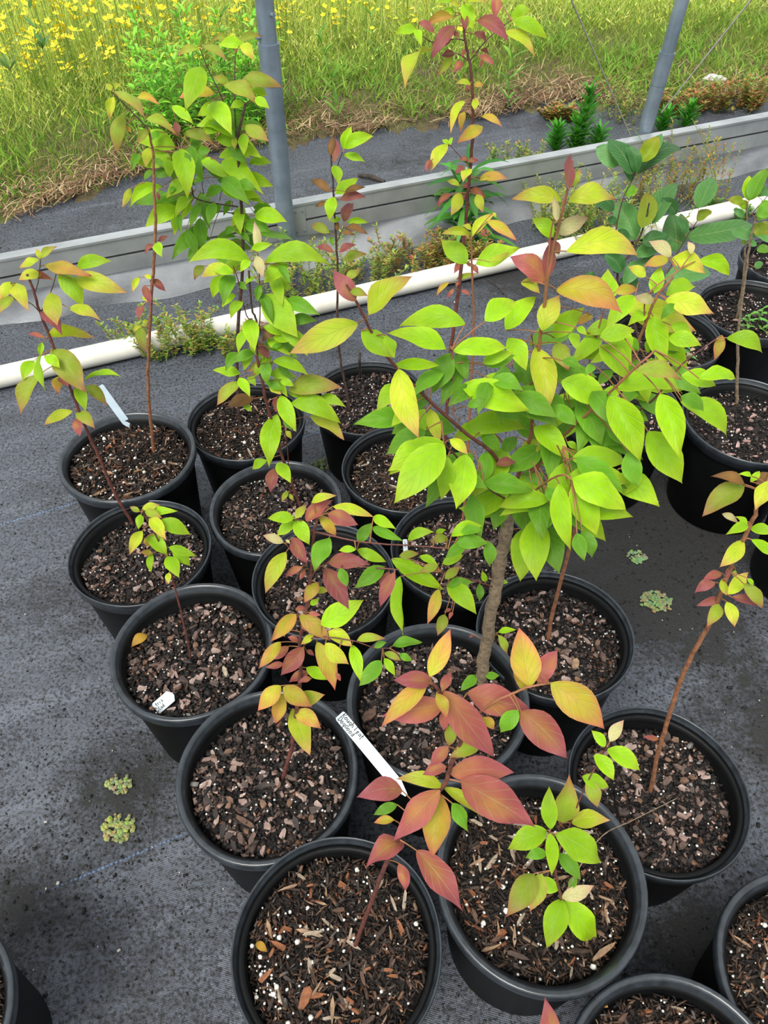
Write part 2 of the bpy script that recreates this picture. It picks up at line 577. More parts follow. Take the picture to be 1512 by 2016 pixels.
# ------------------------------------------------------------------ posts, cables, pipe
def post(base, top, r, label, sleeve_z=None, bolts=()):
    base, top = Vector(base), Vector(top)
    t = empty('tunnel_post', base, label, 'post', 'galvanised posts of the tunnel')
    d = (top - base)
    sz = sleeve_z
    v, f = tube_geo([Vector(), d * sz], r * 1.08, 20)
    obj('lower_tube', mesh('lower_tube', v, f, M['galv']), t)
    v, f = tube_geo([d * (sz - 0.02), d], r * 0.97, 20)
    obj('upper_tube', mesh('upper_tube', v, f, M['galv']), t)
    v, f = tube_geo([d * (sz - 0.045), d * (sz + 0.002)], r * 1.13, 20)
    obj('sleeve', mesh('sleeve', v, f, M['galv']), t)
    for h, an in bolts:
        c = d * h + Vector((math.sin(an), -math.cos(an), 0)) * r * 0.9
        e = c + Vector((math.sin(an), -math.cos(an), 0)) * 0.012
        v, f = tube_geo([c, e], 0.0055, 8)
        obj('bolt', mesh('bolt', v, f, M['galv'], False), t)
    return t


for _k in range(80):                     # height at which the post's sight line stands just inside the channel
    pl = at_z(561, 440, 0.08 + 0.003 * _k)
    pl = Vector((pl.x, pl.y, 0))
    if (pl - WA).dot(WN) > 0.056: break
pt_top = at_y(520, 0, pl.y)
dz = (pt_top - pl)
ptop = pl + dz * (2.2 / dz.z)
post(pl, ptop, 0.026, 'galvanised post bolted to the low wall where two channels meet', sleeve_z=at_y(525, 88, pl.y).z / 2.2,
     bolts=((at_y(530, 25, pl.y).z / 2.2, 0.8), (at_y(514, 70, pl.y).z / 2.2, -0.9)))
pr = wall_pt(s_of(1286, 272, TOPZ), -0.055, 0)
pt_top = at_y(1343, 0, pr.y + 0.0)
dz = (pt_top - pr)
ptop2 = pr + dz * (2.2 / dz.z)
post(pr, ptop2, 0.024, 'galvanised post with cables, rising behind the wall above the dark leafy shrub', sleeve_z=at_y(1318, 105, pr.y).z / 2.2, bolts=())


def cable(p0, p1, label):
    v, f = tube_geo([p0, p1], 0.0028, 6)
    c = (p0 + p1) / 2
    o = obj('bracing_cable', mesh('bracing_cable', [a - c for a in v], f, M['wire']), loc=c)
    tag(o, label, 'cable', 'bracing cables beside the post')


c0 = wall_pt(s_of(1257, 272, TOPZ), -0.03, TOPZ - 0.02)
c1 = at_y(1125, 0, c0.y - 0.02)
cable(c0, c0 + (c1 - c0) * 2.2, 'thin steel cable running from the channel top up and away from the post')
c0 = at_y(1302, 222, pr.y + 0.0)
c1 = at_y(1478, 0, pr.y + 0.05)
cable(c0, c0 + (c1 - c0) * 1.8, 'thin steel cable tied to the post and rising past the white litter')

PA, PB = at_z(0, 742, 0.032), at_z(1090, 493, 0.032)
pd_ = (PB - PA)
PA2, PB2 = PA - pd_ * 0.5, PA + pd_ * 1.55
v, f = tube_geo([PA2 + (PB2 - PA2) * (i / 8) for i in range(9)], 0.031, 24)
v = [Vector((a.x, a.y, a.z)) for a in v]
pipe = obj('water_pipe', mesh('water_pipe', v, f, M['pvc']))
tag(pipe, 'long white plastic pipe lying on the black ground cloth', 'pipe')

# ------------------------------------------------------------------ pots
#        x      y      dia   rim-height  soil drop  mulch  lip
POTS = {
 'A': (-0.546, 1.224, 0.288, 0.249, 0.030, 'f', 'w'), 'B': (-0.310, 1.357, 0.270, 0.226, 0.030, 'f', 't'),
 'C': (-0.032, 1.455, 0.276, 0.209, 0.026, 'c', 't'), 'D': (0.048, 1.198, 0.272, 0.223, 0.030, 'f', 't'),
 'E': (-0.221, 1.089, 0.272, 0.223, 0.036, 'c', 'w'), 'F': (-0.471, 0.967, 0.270, 0.235, 0.036, 'c', 't'),
 'G': (-0.333, 0.739, 0.280, 0.243, 0.042, 'c', 'w'), 'H': (-0.112, 0.869, 0.262, 0.263, 0.050, 'c', 't'),
 'I': (0.147, 0.956, 0.270, 0.239, 0.036, 'c', 't'), 'J': (0.288, 0.747, 0.266, 0.258, 0.040, 'c', 't'),
 'K': (0.078, 0.609, 0.284, 0.289, 0.040, 'c', 'w'), 'L': (-0.183, 0.512, 0.278, 0.250, 0.034, 'c', 'w'),
 'M': (-0.071, 0.270, 0.273, 0.266, 0.030, 'f', 't'), 'N': (0.201, 0.347, 0.284, 0.276, 0.040, 'f', 'w'),
 'O': (0.409, 0.489, 0.271, 0.218, 0.036, 'c', 't'), 'P': (0.328, 0.098, 0.273, 0.255, 0.030, 'f', 'w'),
 'Q': (0.556, 0.224, 0.274, 0.231, 0.028, 'f', 'w'), 'S': (0.805, 1.291, 0.288, 0.258, 0.034, 'b', 't'),
 'T': (0.712, 1.625, 0.272, 0.245, 0.034, 'b', 't'), 'X': (0.535, 1.362, 0.276, 0.245, 0.034, 'b', 't'),
 'U': (0.968, 1.742, 0.280, 0.245, 0.030, 'b', 't'), 'V': (1.150, 1.975, 0.270, 0.245, 0.030, 'b', 't'),
 'W': (0.920, 1.045, 0.274, 0.245, 0.034, 'b', 't'), 'R': (-0.612, 0.190, 0.274, 0.245, 0.030, 'f', 'w'),
}
LABEL = {
 'A': ('potted_dogwood', 'potted dogwood on a tall bare brown stem, pale blue tag in its pot', 'potted plant'),
 'B': ('potted_dogwood', 'tall potted dogwood with dense lime crown overlapping the steel post', 'potted plant'),
 'C': ('potted_dogwood', 'slender potted dogwood with browned leaf edges and a dead stump in its pot', 'potted plant'),
 'D': ('potted_dogwood', 'tall thin potted dogwood with reddish leaves reaching above the low wall', 'potted plant'),
 'E': ('potted_dogwood', 'potted dogwood with wide lime leaves beneath a pale upright tip leaf', 'potted plant'),
 'F': ('potted_dogwood', 'potted dogwood leaning over the tagged pot, its leaves green with pink tips', 'potted plant'),
 'G': ('potted_dogwood', 'small potted dogwood seedling with yellow-green leaves and a yellow dead leaf on its mulch', 'potted plant'),
 'H': ('nursery_pot', 'black pot of bark mulch partly hidden under the orange-leaved dogwood branches', 'pot'),
 'I': ('potted_dogwood', 'potted dogwood with one thin pink stem and green leaves at its tip', 'potted plant'),
 'J': ('potted_dogwood', 'potted dogwood with a thin brown leaning stem and spreading lime crown', 'potted plant'),
 'K': ('potted_dogwood', 'large potted dogwood with thick grey-brown trunk and dense lime leaves', 'potted plant'),
 'L': ('potted_dogwood', 'potted dogwood with orange, red and yellow leaves on a red stem', 'potted plant'),
 'M': ('potted_dogwood', 'potted dogwood with large crimson leaves leaning out of its pot', 'potted plant'),
 'N': ('potted_dogwood', 'low potted dogwood with bright yellow-green whorls close to dark mulch', 'potted plant'),
 'O': ('potted_dogwood', 'potted dogwood with a long bare orange-brown stem and pink-tipped leaf whorls', 'potted plant'),
 'P': ('potted_dogwood', 'potted dogwood showing a single pink leaf tip beside its rim', 'potted plant'),
 'Q': ('nursery_pot', 'black pot of coarse brown mulch with white perlite lumps and no plant showing', 'pot'),
 'S': ('potted_shrub', 'potted shrub with one straight thin grey stem in dark soil', 'potted plant'),
 'T': ('potted_shrub', 'potted shrub with large dark green veined leaves', 'potted plant'),
 'X': ('nursery_pot', 'black pot of dark soil standing under the spreading lime crown', 'pot'),
 'U': ('potted_shrub', 'potted shrub with paired grey stems, small round leaves and weeds in its soil', 'potted plant'),
 'V': ('nursery_pot', 'black pot with pink bark pieces behind the paired grey stems', 'pot'),
 'W': ('nursery_pot', 'black pot standing on the cloth behind the pink-tipped bare-stemmed dogwood', 'pot'),
 'R': ('nursery_pot', 'black pot standing alone on bare cloth away from the other pots', 'pot'),
}


def lathe(prof, n, wob, ph):
    vs, fs = [], []
    for r, z in prof:
        for k in range(n):
            a = 2 * math.pi * k / n
            rr = r * (1 + wob * math.sin(2 * a + ph) + 0.35 * wob * math.sin(5 * a + 2 * ph))
            zz = z + (wob * 0.12 * math.sin(3 * a + ph) if z > 0.1 else 0)
            vs.append((rr * math.cos(a), rr * math.sin(a), zz))
    for i in range(len(prof) - 1):
        for k in range(n):
            k2 = (k + 1) % n
            fs.append((i * n + k, i * n + k2, (i + 1) * n + k2, (i + 1) * n + k))
    return vs, fs


def chip_geo(c, yaw, tx, ty, l, wd, th, r):
    """one irregular bark flake (8 corners)"""
    ca, sa = math.cos(yaw), math.sin(yaw)
    X = np.array((ca, sa, tx)); Y = np.array((-sa, ca, ty)); Z = np.cross(X, Y)
    out = []
    for d in (-1, 1):
        for a, b in ((-1, -1), (1, -1), (1, 1), (-1, 1)):
            j = r.uniform(0.45, 1.05, 3)
            out.append(c + X * (a * l / 2 * j[0]) + Y * (b * wd / 2 * j[1]) + Z * (d * th / 2 * j[2]))
    return out


Q8 = np.array([(0, 3, 2, 1), (4, 5, 6, 7), (0, 1, 5, 4), (1, 2, 6, 5), (2, 3, 7, 6), (3, 0, 4, 7)])
_g = 1.618
ICO = np.array([(-1, _g, 0), (1, _g, 0), (-1, -_g, 0), (1, -_g, 0), (0, -1, _g), (0, 1, _g), (0, -1, -_g), (0, 1, -_g), (_g, 0, -1), (_g, 0, 1), (-_g, 0, -1), (-_g, 0, 1)]) / 1.902
ICOF = np.array([(0, 11, 5), (0, 5, 1), (0, 1, 7), (0, 7, 10), (0, 10, 11), (1, 5, 9), (5, 11, 4), (11, 10, 2), (10, 7, 6), (7, 1, 8), (3, 9, 4), (3, 4, 2), (3, 2, 6), (3, 6, 8), (3, 8, 9), (4, 9, 5), (2, 4, 11), (6, 2, 10), (8, 6, 7), (9, 8, 1)])
PAL = {
 'c': [((24, 21, 20), 40), ((42, 35, 32), 28), ((70, 56, 50), 14), ((112, 90, 80), 8), ((156, 130, 118), 5), ((98, 64, 44), 3), ((140, 136, 132), 2)],
 'f': [((28, 22, 19), 38), ((48, 37, 30), 27), ((74, 55, 44), 16), ((106, 80, 62), 8), ((138, 114, 94), 4), ((112, 68, 42), 4), ((96, 88, 84), 3)],
 'b': [((24, 22, 21), 45), ((40, 34, 31), 28), ((70, 56, 50), 12), ((150, 120, 112), 6), ((180, 150, 142), 3)],
}


def surf_z(x, y):
    return 0.006 * math.sin(x * 47 + 1) * math.sin(y * 53) + 0.003 * math.sin(x * 130) * math.sin(y * 117) + 0.004 - 0.25 * (x * x + y * y)


def mulch_mesh(kind, seed, clump=False):
    r = np.random.RandomState(seed)
    pal = PAL[kind]
    pw = np.array([p[1] for p in pal], float); pw /= pw.sum()
    V, C, n = [], [], {'c': 2300, 'f': 2900, 'b': 1700}[kind]
    for i in range(n):
        rr, an = 0.119 * math.sqrt(r.uniform()), r.uniform(0, 2 * math.pi)
        x, y = rr * math.cos(an), rr * math.sin(an)
        sc = abs(r.normal(0, 0.5)) + 0.6
        if kind == 'f':
            l, wd = r.uniform(0.006, 0.017) * sc, r.uniform(0.0013, 0.0035) * sc
        elif kind == 'c':
            l, wd = r.uniform(0.005, 0.012) * sc, r.uniform(0.003, 0.0068) * sc
        else:
            l, wd = r.uniform(0.003, 0.008) * sc, r.uniform(0.002, 0.005) * sc
        ch = chip_geo(np.array((x, y, surf_z(x, y) + r.uniform(0.0, 0.006))), r.uniform(0, 6.28), r.normal(0, 0.25), r.normal(0, 0.3), l, wd, r.uniform(0.0012, 0.0035), r)
        V += ch
        c = np.array(S(*pal[r.choice(len(pal), p=pw)][0])) * r.uniform(0.75, 1.25)
        C += [c] * 8
    PV, PC = [], []
    npl = {'c': 70, 'f': 120, 'b': 50}[kind]
    for i in range(npl):
        rr, an = 0.118 * math.sqrt(r.uniform()), r.uniform(0, 2 * math.pi)
        if clump and r.uniform() < 0.4: rr, an = 0.10 + r.normal(0, 0.008), 3.55 + r.normal(0, 0.22)
        x, y = rr * math.cos(an), rr * math.sin(an)
        d = r.uniform(0.0011, 0.0024) * (1.9 if kind == 'f' and r.uniform() < 0.14 else 1)
        PV.append(np.array((x, y, surf_z(x, y) + 0.0065)) + ICO * d * r.uniform(0.75, 1.15, (12, 1)))
        PC += [np.array(S(226, 224, 216)) * r.uniform(0.85, 1)] * 12
    V = np.array(V); n8 = len(V) // 8
    Fq = (Q8[None] + 8 * np.arange(n8)[:, None, None]).reshape(-1, 4)
    Ft = (ICOF[None] + len(V) + 12 * np.arange(len(PV))[:, None, None]).reshape(-1, 3)
    return fast_mesh('bark_mulch', np.concatenate([V] + PV), [Fq, Ft], M['mulch'], np.array(C + PC))


MULCH = {k: [mulch_mesh(k, 20 + 7 * i + ord(k)) for i in range(3)] for k in 'cfb'}
CHIPCOL = {'c': [(148, 122, 112), (104, 82, 72), (166, 142, 132), (76, 62, 56), (118, 88, 68), (48, 41, 38)],
           'f': [(138, 84, 50), (92, 66, 50), (150, 120, 92), (70, 52, 42), (160, 144, 124), (54, 42, 36)],
           'b': [(176, 140, 132), (120, 98, 90), (86, 70, 64), (190, 160, 152), (66, 56, 52), (140, 112, 104)]}
CHIPMAT = {k: [simple('bark_' + str(c[0]) + '_' + str(c[1]), S(*c), 0.75, mix(S(*c), (0, 0, 0), 0.5), 150, bmp=0.6) for c in CHIPCOL[k]] for k in CHIPCOL}


def chip_variant(kind, i):
    r = np.random.RandomState(300 + i + ord(kind))
    if kind == 'f':
        l, wd, th = r.uniform(0.016, 0.030), r.uniform(0.003, 0.007), 0.003
    else:
        l, wd, th = r.uniform(0.012, 0.023), r.uniform(0.006, 0.011), 0.0035
    n = 6
    top, bot = [], []
    for k in range(n):
        a = 2 * math.pi * k / n
        j = r.uniform(0.55, 1.12)
        top.append((l / 2 * math.cos(a) * j, wd / 2 * math.sin(a) * j, th / 2 + r.uniform(-0.0006, 0.0008)))
        bot.append((l / 2 * math.cos(a) * j * 1.05, wd / 2 * math.sin(a) * j * 1.05, -th / 2))
    vs = top + bot
    fs = [tuple(range(n)), tuple(range(n, 2 * n))[::-1]] + [(n + k, n + (k + 1) % n, (k + 1) % n, k) for k in range(n)]
    return mesh('bark_chip', vs, fs, CHIPMAT[kind][i % 6], False)


CHIPS = {k: [chip_variant(k, i) for i in range(12)] for k in 'cfb'}
MULCH_M = mulch_mesh('f', 77, True)
NCHIP = dict(M=100, N=100, L=110, G=110, K=90, O=110, J=90, P=60, Q=60, F=45, E=45, H=40, A=45, B=35, C=35, D=35, I=40, S=40, T=20, X=15, U=22, V=12, W=8, R=10)
ROOT, SOILZ = {}, {}
for key, (px, py, dia, H, drop, mk, lip) in POTS.items():
    nm, lab, cat = LABEL[key]
    root = empty(nm, (px, py, 0), lab, cat, 'black nursery pots set out on the ground cloth')
    ROOT[key] = root
    R = dia / 2
    ph = rnd.uniform(0, 6.28)
    wob = 0.008
    sz = H - drop
    SOILZ[key] = sz
    rb = R * 0.80
    body = [(0.001, 0.002), (rb - 0.006, 0.002), (rb, 0.006), (R * 0.925, H - 0.036), (R * 0.93, H - 0.026), (R * 0.945, H - 0.024),
            (R * 0.945, H - 0.010), (R * 0.885, H - 0.012), (R * 0.885, H - 0.022), (R * 0.872, H - 0.024), (R * 0.85, sz - 0.03), (0.001, sz - 0.03)]
    v, f = lathe(body, 56, wob, ph)
    pot = obj('pot', mesh('pot', v, f, M['pot']), root)
    if lip == 'w':
        rim = [(R * 0.955, H - 0.022), (R * 0.985, H - 0.021), (R * 0.998, H - 0.016), (R, H - 0.006), (R * 0.992, H - 0.001), (R * 0.975, H + 0.001), (R * 0.945, H),
               (R * 0.928, H - 0.003), (R * 0.918, H - 0.008), (R * 0.905, H - 0.010), (R * 0.898, H - 0.018), (R * 0.890, H - 0.022)]
    else:
        rim = [(R * 0.955, H - 0.030), (R * 0.975, H - 0.029), (R * 0.980, H - 0.017), (R * 0.994, H - 0.015), (R, H - 0.004), (R * 0.994, H), (R * 0.982, H),
               (R * 0.975, H - 0.003), (R * 0.968, H - 0.010), (R * 0.945, H - 0.012), (R * 0.938, H - 0.015), (R * 0.930, H - 0.024), (R * 0.905, H - 0.026), (R * 0.895, H - 0.034)]
    v, f = lathe(rim, 72, wob, ph)
    obj('rim', mesh('rim', v, f, M['rim']), pot)
    # soil
    RS = R * 0.875
    vs = [(0, 0, surf_z(0, 0) - 0.002)]
    fs = []
    NR, NA = 9, 40
    for i in range(1, NR + 1):
        for k in range(NA):
            a = 2 * math.pi * k / NA
            x, y = RS * i / NR * math.cos(a), RS * i / NR * math.sin(a)
            vs.append((x, y, surf_z(x, y) - 0.002 - (0.012 if i == NR else 0) + rnd.uniform(-0.001, 0.001)))
    for k in range(NA):
        fs.append((0, 1 + k, 1 + (k + 1) % NA))
    for i in range(NR - 1):
        for k in range(NA):
            k2 = (k + 1) % NA
            fs.append((1 + i * NA + k, 1 + (i + 1) * NA + k, 1 + (i + 1) * NA + k2, 1 + i * NA + k2))
    soil = obj('soil', mesh('soil', vs, fs, M['soil']), root, (0, 0, sz))
    mu = obj('bark_mulch', MULCH_M if key == 'M' else MULCH[mk][rnd.randrange(3)], soil, kind='stuff')
    soil.rotation_euler = (0, 0, 0 if key == 'M' else rnd.uniform(0, 6.28))
    s_ = RS / 0.122
    mu.scale = (s_, s_, 1)
    for i in range(NCHIP[key]):
        rr, a = (RS - 0.012) * math.sqrt(rnd.random()), rnd.uniform(0, 6.28)
        x, y = rr * math.cos(a), rr * math.sin(a)
        o = obj('bark_chip', CHIPS[mk][rnd.randrange(12)], soil, (x, y, surf_z(x, y) + 0.0062))
        o.rotation_euler = (rnd.gauss(0, 0.25), rnd.gauss(0, 0.25), rnd.uniform(0, 6.28))
        s = rnd.uniform(0.6, 1.25)
        o.scale = (s, s, s)
# ------------------------------------------------------------------ plants
# pigment of a leaf: (blade, tip, edge)
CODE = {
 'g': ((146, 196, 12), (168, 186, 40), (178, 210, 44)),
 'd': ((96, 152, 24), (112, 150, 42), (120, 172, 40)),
 'y': ((176, 200, 34), (204, 138, 96), (200, 178, 76)),
 'p': ((146, 172, 40), (178, 104, 84), (172, 128, 74)),
 'o': ((184, 172, 46), (194, 98, 86), (198, 110, 88)),
 'r': ((162, 84, 76), (162, 80, 92), (172, 88, 96)),
 'm': ((148, 76, 76), (144, 74, 86), (156, 82, 92)),
 'b': ((136, 96, 48), (88, 58, 40), (96, 60, 40)),
 'q': ((196, 190, 130), (196, 142, 130), (200, 164, 140)),
 'k': ((54, 104, 48), (62, 112, 60), (72, 122, 64)),
 'j': ((84, 138, 64), (92, 140, 84), (110, 158, 92)),
 'K': ((128, 150, 28), (140, 130, 30), (150, 150, 40)),
}
CODE = {k: tuple(S(*c) for c in v) for k, v in CODE.items()}
US = [0, 0.05, 0.13, 0.24, 0.36, 0.48, 0.60, 0.72, 0.82, 0.90, 0.96, 1.0]
VS = [-1, -0.62, -0.28, 0, 0.28, 0.62, 1]


def half_w(u):
    return 4.1 * (u + 0.004) ** 0.88 * (1.0 - u) ** 1.26 + 0.03 * (1 - u)


def half_k(u):
    return 2.45 * (u + 0.002) ** 0.6 * (1.0 - u) ** 0.75


def leaf_geo(B, T, W, code, arch, r, wide=False):
    ax = T - B
    L = ax.length
    t = ax / L
    mid = (B + T) / 2
    v = (CAM - mid).normalized()
    n0 = v * 0.85 + Vector((0, 0, 0.3)) + Vector((r.gauss(0, 0.17), r.gauss(0, 0.17), 0))
    n = (n0 - t * n0.dot(t)).normalized()
    facing = abs(n.dot((v - t * v.dot(t)).normalized()))
    W = min(W * (1.15 if wide else 1.04) / max(facing, 0.72), L * (0.75 if wide else 0.54))
    if W < 0.27 * L:      # seen edge-on: natural blade turned about its rib
        want = 0.40 * L
        ang = math.acos(max(0.45, W / want)) * r.choice((-1, 1))
        n = Matrix.Rotation(ang, 3, t) @ n
        W = W / math.cos(ang)
    s = t.cross(n).normalized()
    fold = r.uniform(-0.3, 0.55)
    up = Vector((0, 0, 1)); up = up - t * up.dot(t)
    bend = (up * 0.8 + n * 0.4)
    if bend.length > 0: bend.normalize()
    curl = r.uniform(-0.05, 0.06)
    ph, amp = r.uniform(0, 6), r.uniform(0.03, 0.11)
    c0, c1, c2 = CODE[code]
    br = r.uniform(0.74, 1.14)
    alt = {'r': S(176, 128, 62), 'm': S(150, 104, 62), 'o': S(204, 140, 70), 'y': S(196, 196, 60), 'p': S(160, 170, 60)}.get(code)
    pf, pp, bw = r.uniform(3, 7), r.uniform(0, 6), r.uniform(0, 0.85)
    vs, uv, co = [], [], []
    for u in US:
        P = B + ax * u + bend * (arch * L * 4 * u * (1 - u) * (1 - 0.25 * u)) + s * (curl * L * math.sin(u * math.pi) )
        h = (half_k(u) if wide else half_w(u)) * W / 2
        for w_ in VS:
            q_ = P + s * (h * w_ * math.cos(fold)) + n * (h * abs(w_) ** 1.3 * math.sin(fold)) \
                + n * (W * amp * abs(w_) * math.sin(u * 11 + ph + (0 if w_ > 0 else 2)))
            vs.append(q_)
            uv.append((u, w_ * 0.5 + 0.5))
            k = min(1, max(0, (u - 0.45) / 0.55)) ** 1.6
            e = abs(w_) ** 4 * 0.55
            if alt:
                e2 = max(0.0, math.sin(u * pf + pp) * math.cos(w_ * 2.2 + pp)) * 0.75
                e2 = max(e2, bw * max(0.0, 1 - u / 0.55) * (1 - 0.4 * abs(w_)) if code in 'rm' else 0)
                ca = mix(c0, alt, e2)
                if code == 'o':
                    ca = mix(ca, S(172, 186, 44), bw * max(0.0, 1 - u / 0.6))
            else:
                ca = c0
            c = mix(mix(ca, c2, e), c1, min(1, k))
            co.append(tuple(x * br for x in c))
    nv = len(VS)
    fs = [(i * nv + k, i * nv + k + 1, (i + 1) * nv + k + 1, (i + 1) * nv + k) for i in range(len(US) - 1) for k in range(nv - 1)]
    return vs, fs, uv, co


PLANT = {}


class Plant:
    def __init__(self, key, seed, matn, leafmat='leaf', y0=None):
        self.key, self.r = key, random.Random(seed)
        self.root = ROOT[key]
        self.loc = self.root.location.copy()
        self.mat, self.lm = M[matn], M[leafmat]
        self.samp = []           # (px, py, Vector)
        self.y0 = y0
        PLANT[key] = self

    def stem(self, crop, pts, r0, r1, base=False, name='stem', mat=None):
        """pts: (x, y, depth offset) in the coordinates of a crop (x0, y0, zoom)"""
        ox, oy, z = crop
        out = []
        for i, p in enumerate(pts):
            X, Y = ox + p[0] / z, oy + p[1] / z
            if base and i == 0:
                w_ = at_z(X, Y, SOILZ[self.key] + 0.002)
                dx, dy = w_.x - self.loc.x, w_.y - self.loc.y
                rr, lim = math.hypot(dx, dy), POTS[self.key][2] * 0.39
                if rr > lim:
                    w_ = Vector((self.loc.x + dx * lim / rr, self.loc.y + dy * lim / rr, w_.z))
                if self.y0 is None: self.y0 = w_.y
            else:
                w_ = at_y(X, Y, self.y0 + (p[2] if len(p) > 2 else 0))
            out.append(w_)
        if base:
            out.insert(0, out[0] - Vector((0, 0, 0.02)))
        fac = 0.85 if name == 'stem' else 0.66
        if self.key == 'K' and name == 'stem': fac = 1.1
        r0, r1 = r0 * fac, r1 * fac
        line = smooth_line(out, 6)
        n = len(line)
        for i in range(1, n - 1):        # slight natural kinks
            line[i] = line[i] + Vector((self.r.gauss(0, 1), self.r.gauss(0, 1), 0)) * (r0 * 0.12)
        rad = [r0 + (r1 - r0) * i / (n - 1) for i in range(n)]
        v, f = tube_geo([p - self.loc for p in line], rad, 8)
        obj(name, mesh(name, v, f, mat or self.mat), self.root)
        for p in line:
            x, y = pix(p)
            self.samp.append((x, y, p))
        return self

    def leaves(self, crop, text, jit=0.012, k=0.15, arch=0.16):
        ox, oy, z = crop
        r = self.r
        for item in text.replace('\n', ';').split(';'):
            a = item.split()
            if len(a) < 6: continue
            bx, by, tx, ty, w_ = (float(q_) for q_ in a[:5])
            code = a[5]
            ar = float(a[6]) if len(a) > 6 else arch * r.uniform(0.5, 1.4)
            bx, by, tx, ty, w_ = ox + bx / z, oy + by / z, ox + tx / z, oy + ty / z, w_ / z
            _, _, sp = min(self.samp, key=lambda s: (s[0] - bx) ** 2 + (s[1] - by) ** 2)
            dep = (sp - CAM).dot(_fw) + r.gauss(0, jit)
            lp = math.hypot(tx - bx, ty - by)
            Lm = lp * dep / F_PX
            dt = dep - k * Lm * (ty - by) / max(lp, 1) + max(-0.45, min(0.45, r.gauss(0, 0.22))) * Lm
            B2 = CAM + ray(bx, by) * dep
            T = CAM + ray(tx, ty) * dt
            vs, fs, uv, co = leaf_geo(B2, T, w_ * dep / F_PX, code, ar, r, self.lm is M['kleaf'])
            # petiole back to the twig
            mi = [0] * len(fs)
            gap = (sp - B2).length
            if gap > 0.004:
                tip = sp if gap < 0.075 else B2 + (sp - B2) * (0.075 / gap) * 0.35
                c1 = (B2 + tip) / 2 + Vector((0, 0, 0.10 * (tip - B2).length))
                line = [B2.lerp(c1, i / 3).lerp(c1.lerp(tip, i / 3), i / 3) for i in range(4)]
                v2, f2 = tube_geo(line, [0.0006, 0.0006, 0.0007, 0.0009], 5, True, len(vs))
                vs += v2; fs += f2; mi += [1] * len(f2)
                uv += [(0, 0.5)] * len(v2); co += [S(150, 95, 60)] * len(v2)
            nm = 'leaf'
            obj(nm, mesh(nm, [p - self.loc for p in vs], fs, [self.lm, M['petiole']], True, co, uv, mi), self.root)
        return self


# crops used while measuring: (x0, y0, zoom)
C2, C3, C4, C6 = (200, 50, 4.2), (340, 380, 4.2), (0, 460, 4.2), (340, 700, 3.78)
C7, C5, C8 = (560, 220, 4.447), (760, 0, 4.447), (780, 300, 4.725)
FULL = (0, 0, 1)

# --- B: tall lime dogwood in front of the post
p = Plant('B', 1, 'stem_dark')
p.stem(FULL, [(471, 832), (466, 720), (470, 620), (478, 520), (476, 420), (470, 340), (469, 276), (483, 204)], 0.0050, 0.0026, True)
p.stem(C2, [(1130, 960), (1110, 900), (990, 590), (880, 360), (815, 195)], 0.0022, 0.0011, name='branch')
p.stem(C2, [(1110, 900), (1100, 600, 0.02), (1105, 230, 0.03)], 0.0018, 0.0010, name='branch')
p.stem(C2, [(1128, 1500, 0), (800, 1440, -0.02), (740, 1330, -0.04), (660, 1130, -0.05), (650, 920, -0.05)], 0.0022, 0.0012, name='branch')
p.stem(C2, [(1128, 1560, 0), (900, 1500, 0.03), (830, 1300, 0.05), (860, 1100, 0.06)], 0.0018, 0.0010, name='branch')
p.leaves(C2, '''800 190 630 250 60 p .2;840 170 1035 295 70 p;1075 130 905 130 60 p .25;1180 175 960 170 90 g;1130 140 1330 90 60 p .2
1150 160 1265 295 90 y;830 340 690 715 170 g;930 560 630 610 110 o;1060 490 920 430 90 p;1010 500 1305 665 120 p;1140 470 1500 515 120 p .2
1230 520 1370 590 90 g;1270 600 1390 690 100 g;990 700 790 755 100 g .2;1180 650 1060 690 80 g;1080 920 750 850 95 g .2;1020 830 890 820 45 d
1190 830 1385 960 110 p;1100 930 1100 1030 70 y;1190 900 1180 1080 90 g;970 1090 1240 1100 85 g .2;760 1150 1135 1335 115 g;990 1130 1340 1400 155 g
1130 1290 1290 1360 90 d;640 1030 710 1435 185 g;610 1010 285 965 155 g .2;480 880 390 950 110 d;400 1010 365 1170 95 y;310 1060 250 1210 70 d
370 780 630 910 90 p;680 900 930 980 85 p .2;640 900 600 800 60 m;740 1040 830 950 60 d;580 670 760 820 80 g;540 1100 560 1270 85 g
570 1220 410 1245 100 d;500 1330 235 1510 110 g;240 1350 170 1510 60 y;900 1030 770 1100 100 d;1000 1340 860 1420 100 d;1060 1370 1340 1480 90 g
750 1400 540 1460 95 d;570 1420 410 1490 60 d;420 1200 350 1280 80 d;460 1380 480 1450 60 m;700 1250 780 1330 90 d;880 1180 980 1270 100 d
780 1140 900 1100 80 d;480 1060 570 1150 90 d;620 1340 560 1400 70 d;960 1260 1060 1330 80 d;840 1250 760 1300 80 d''')
p.leaves(C3, '''250 0 310 310 135 d;170 50 0 50 95 d;150 80 80 220 70 g;60 180 70 340 60 d;230 90 140 290 75 d;110 110 0 140 75 d
280 330 90 340 75 d;310 380 190 390 55 d;520 360 350 380 65 d;600 190 490 285 120 g;680 190 950 240 145 g;600 330 1030 405 110 d
230 450 120 560 85 d;560 20 760 90 75 g;500 20 620 90 55 m;260 600 180 720 75 p;430 680 330 870 115 g;400 100 330 200 70 d;430 340 540 300 60 d
560 330 640 420 90 d;480 60 420 190 60 d;350 420 270 520 80 d;620 380 700 480 80 d''')

BPLANT = p
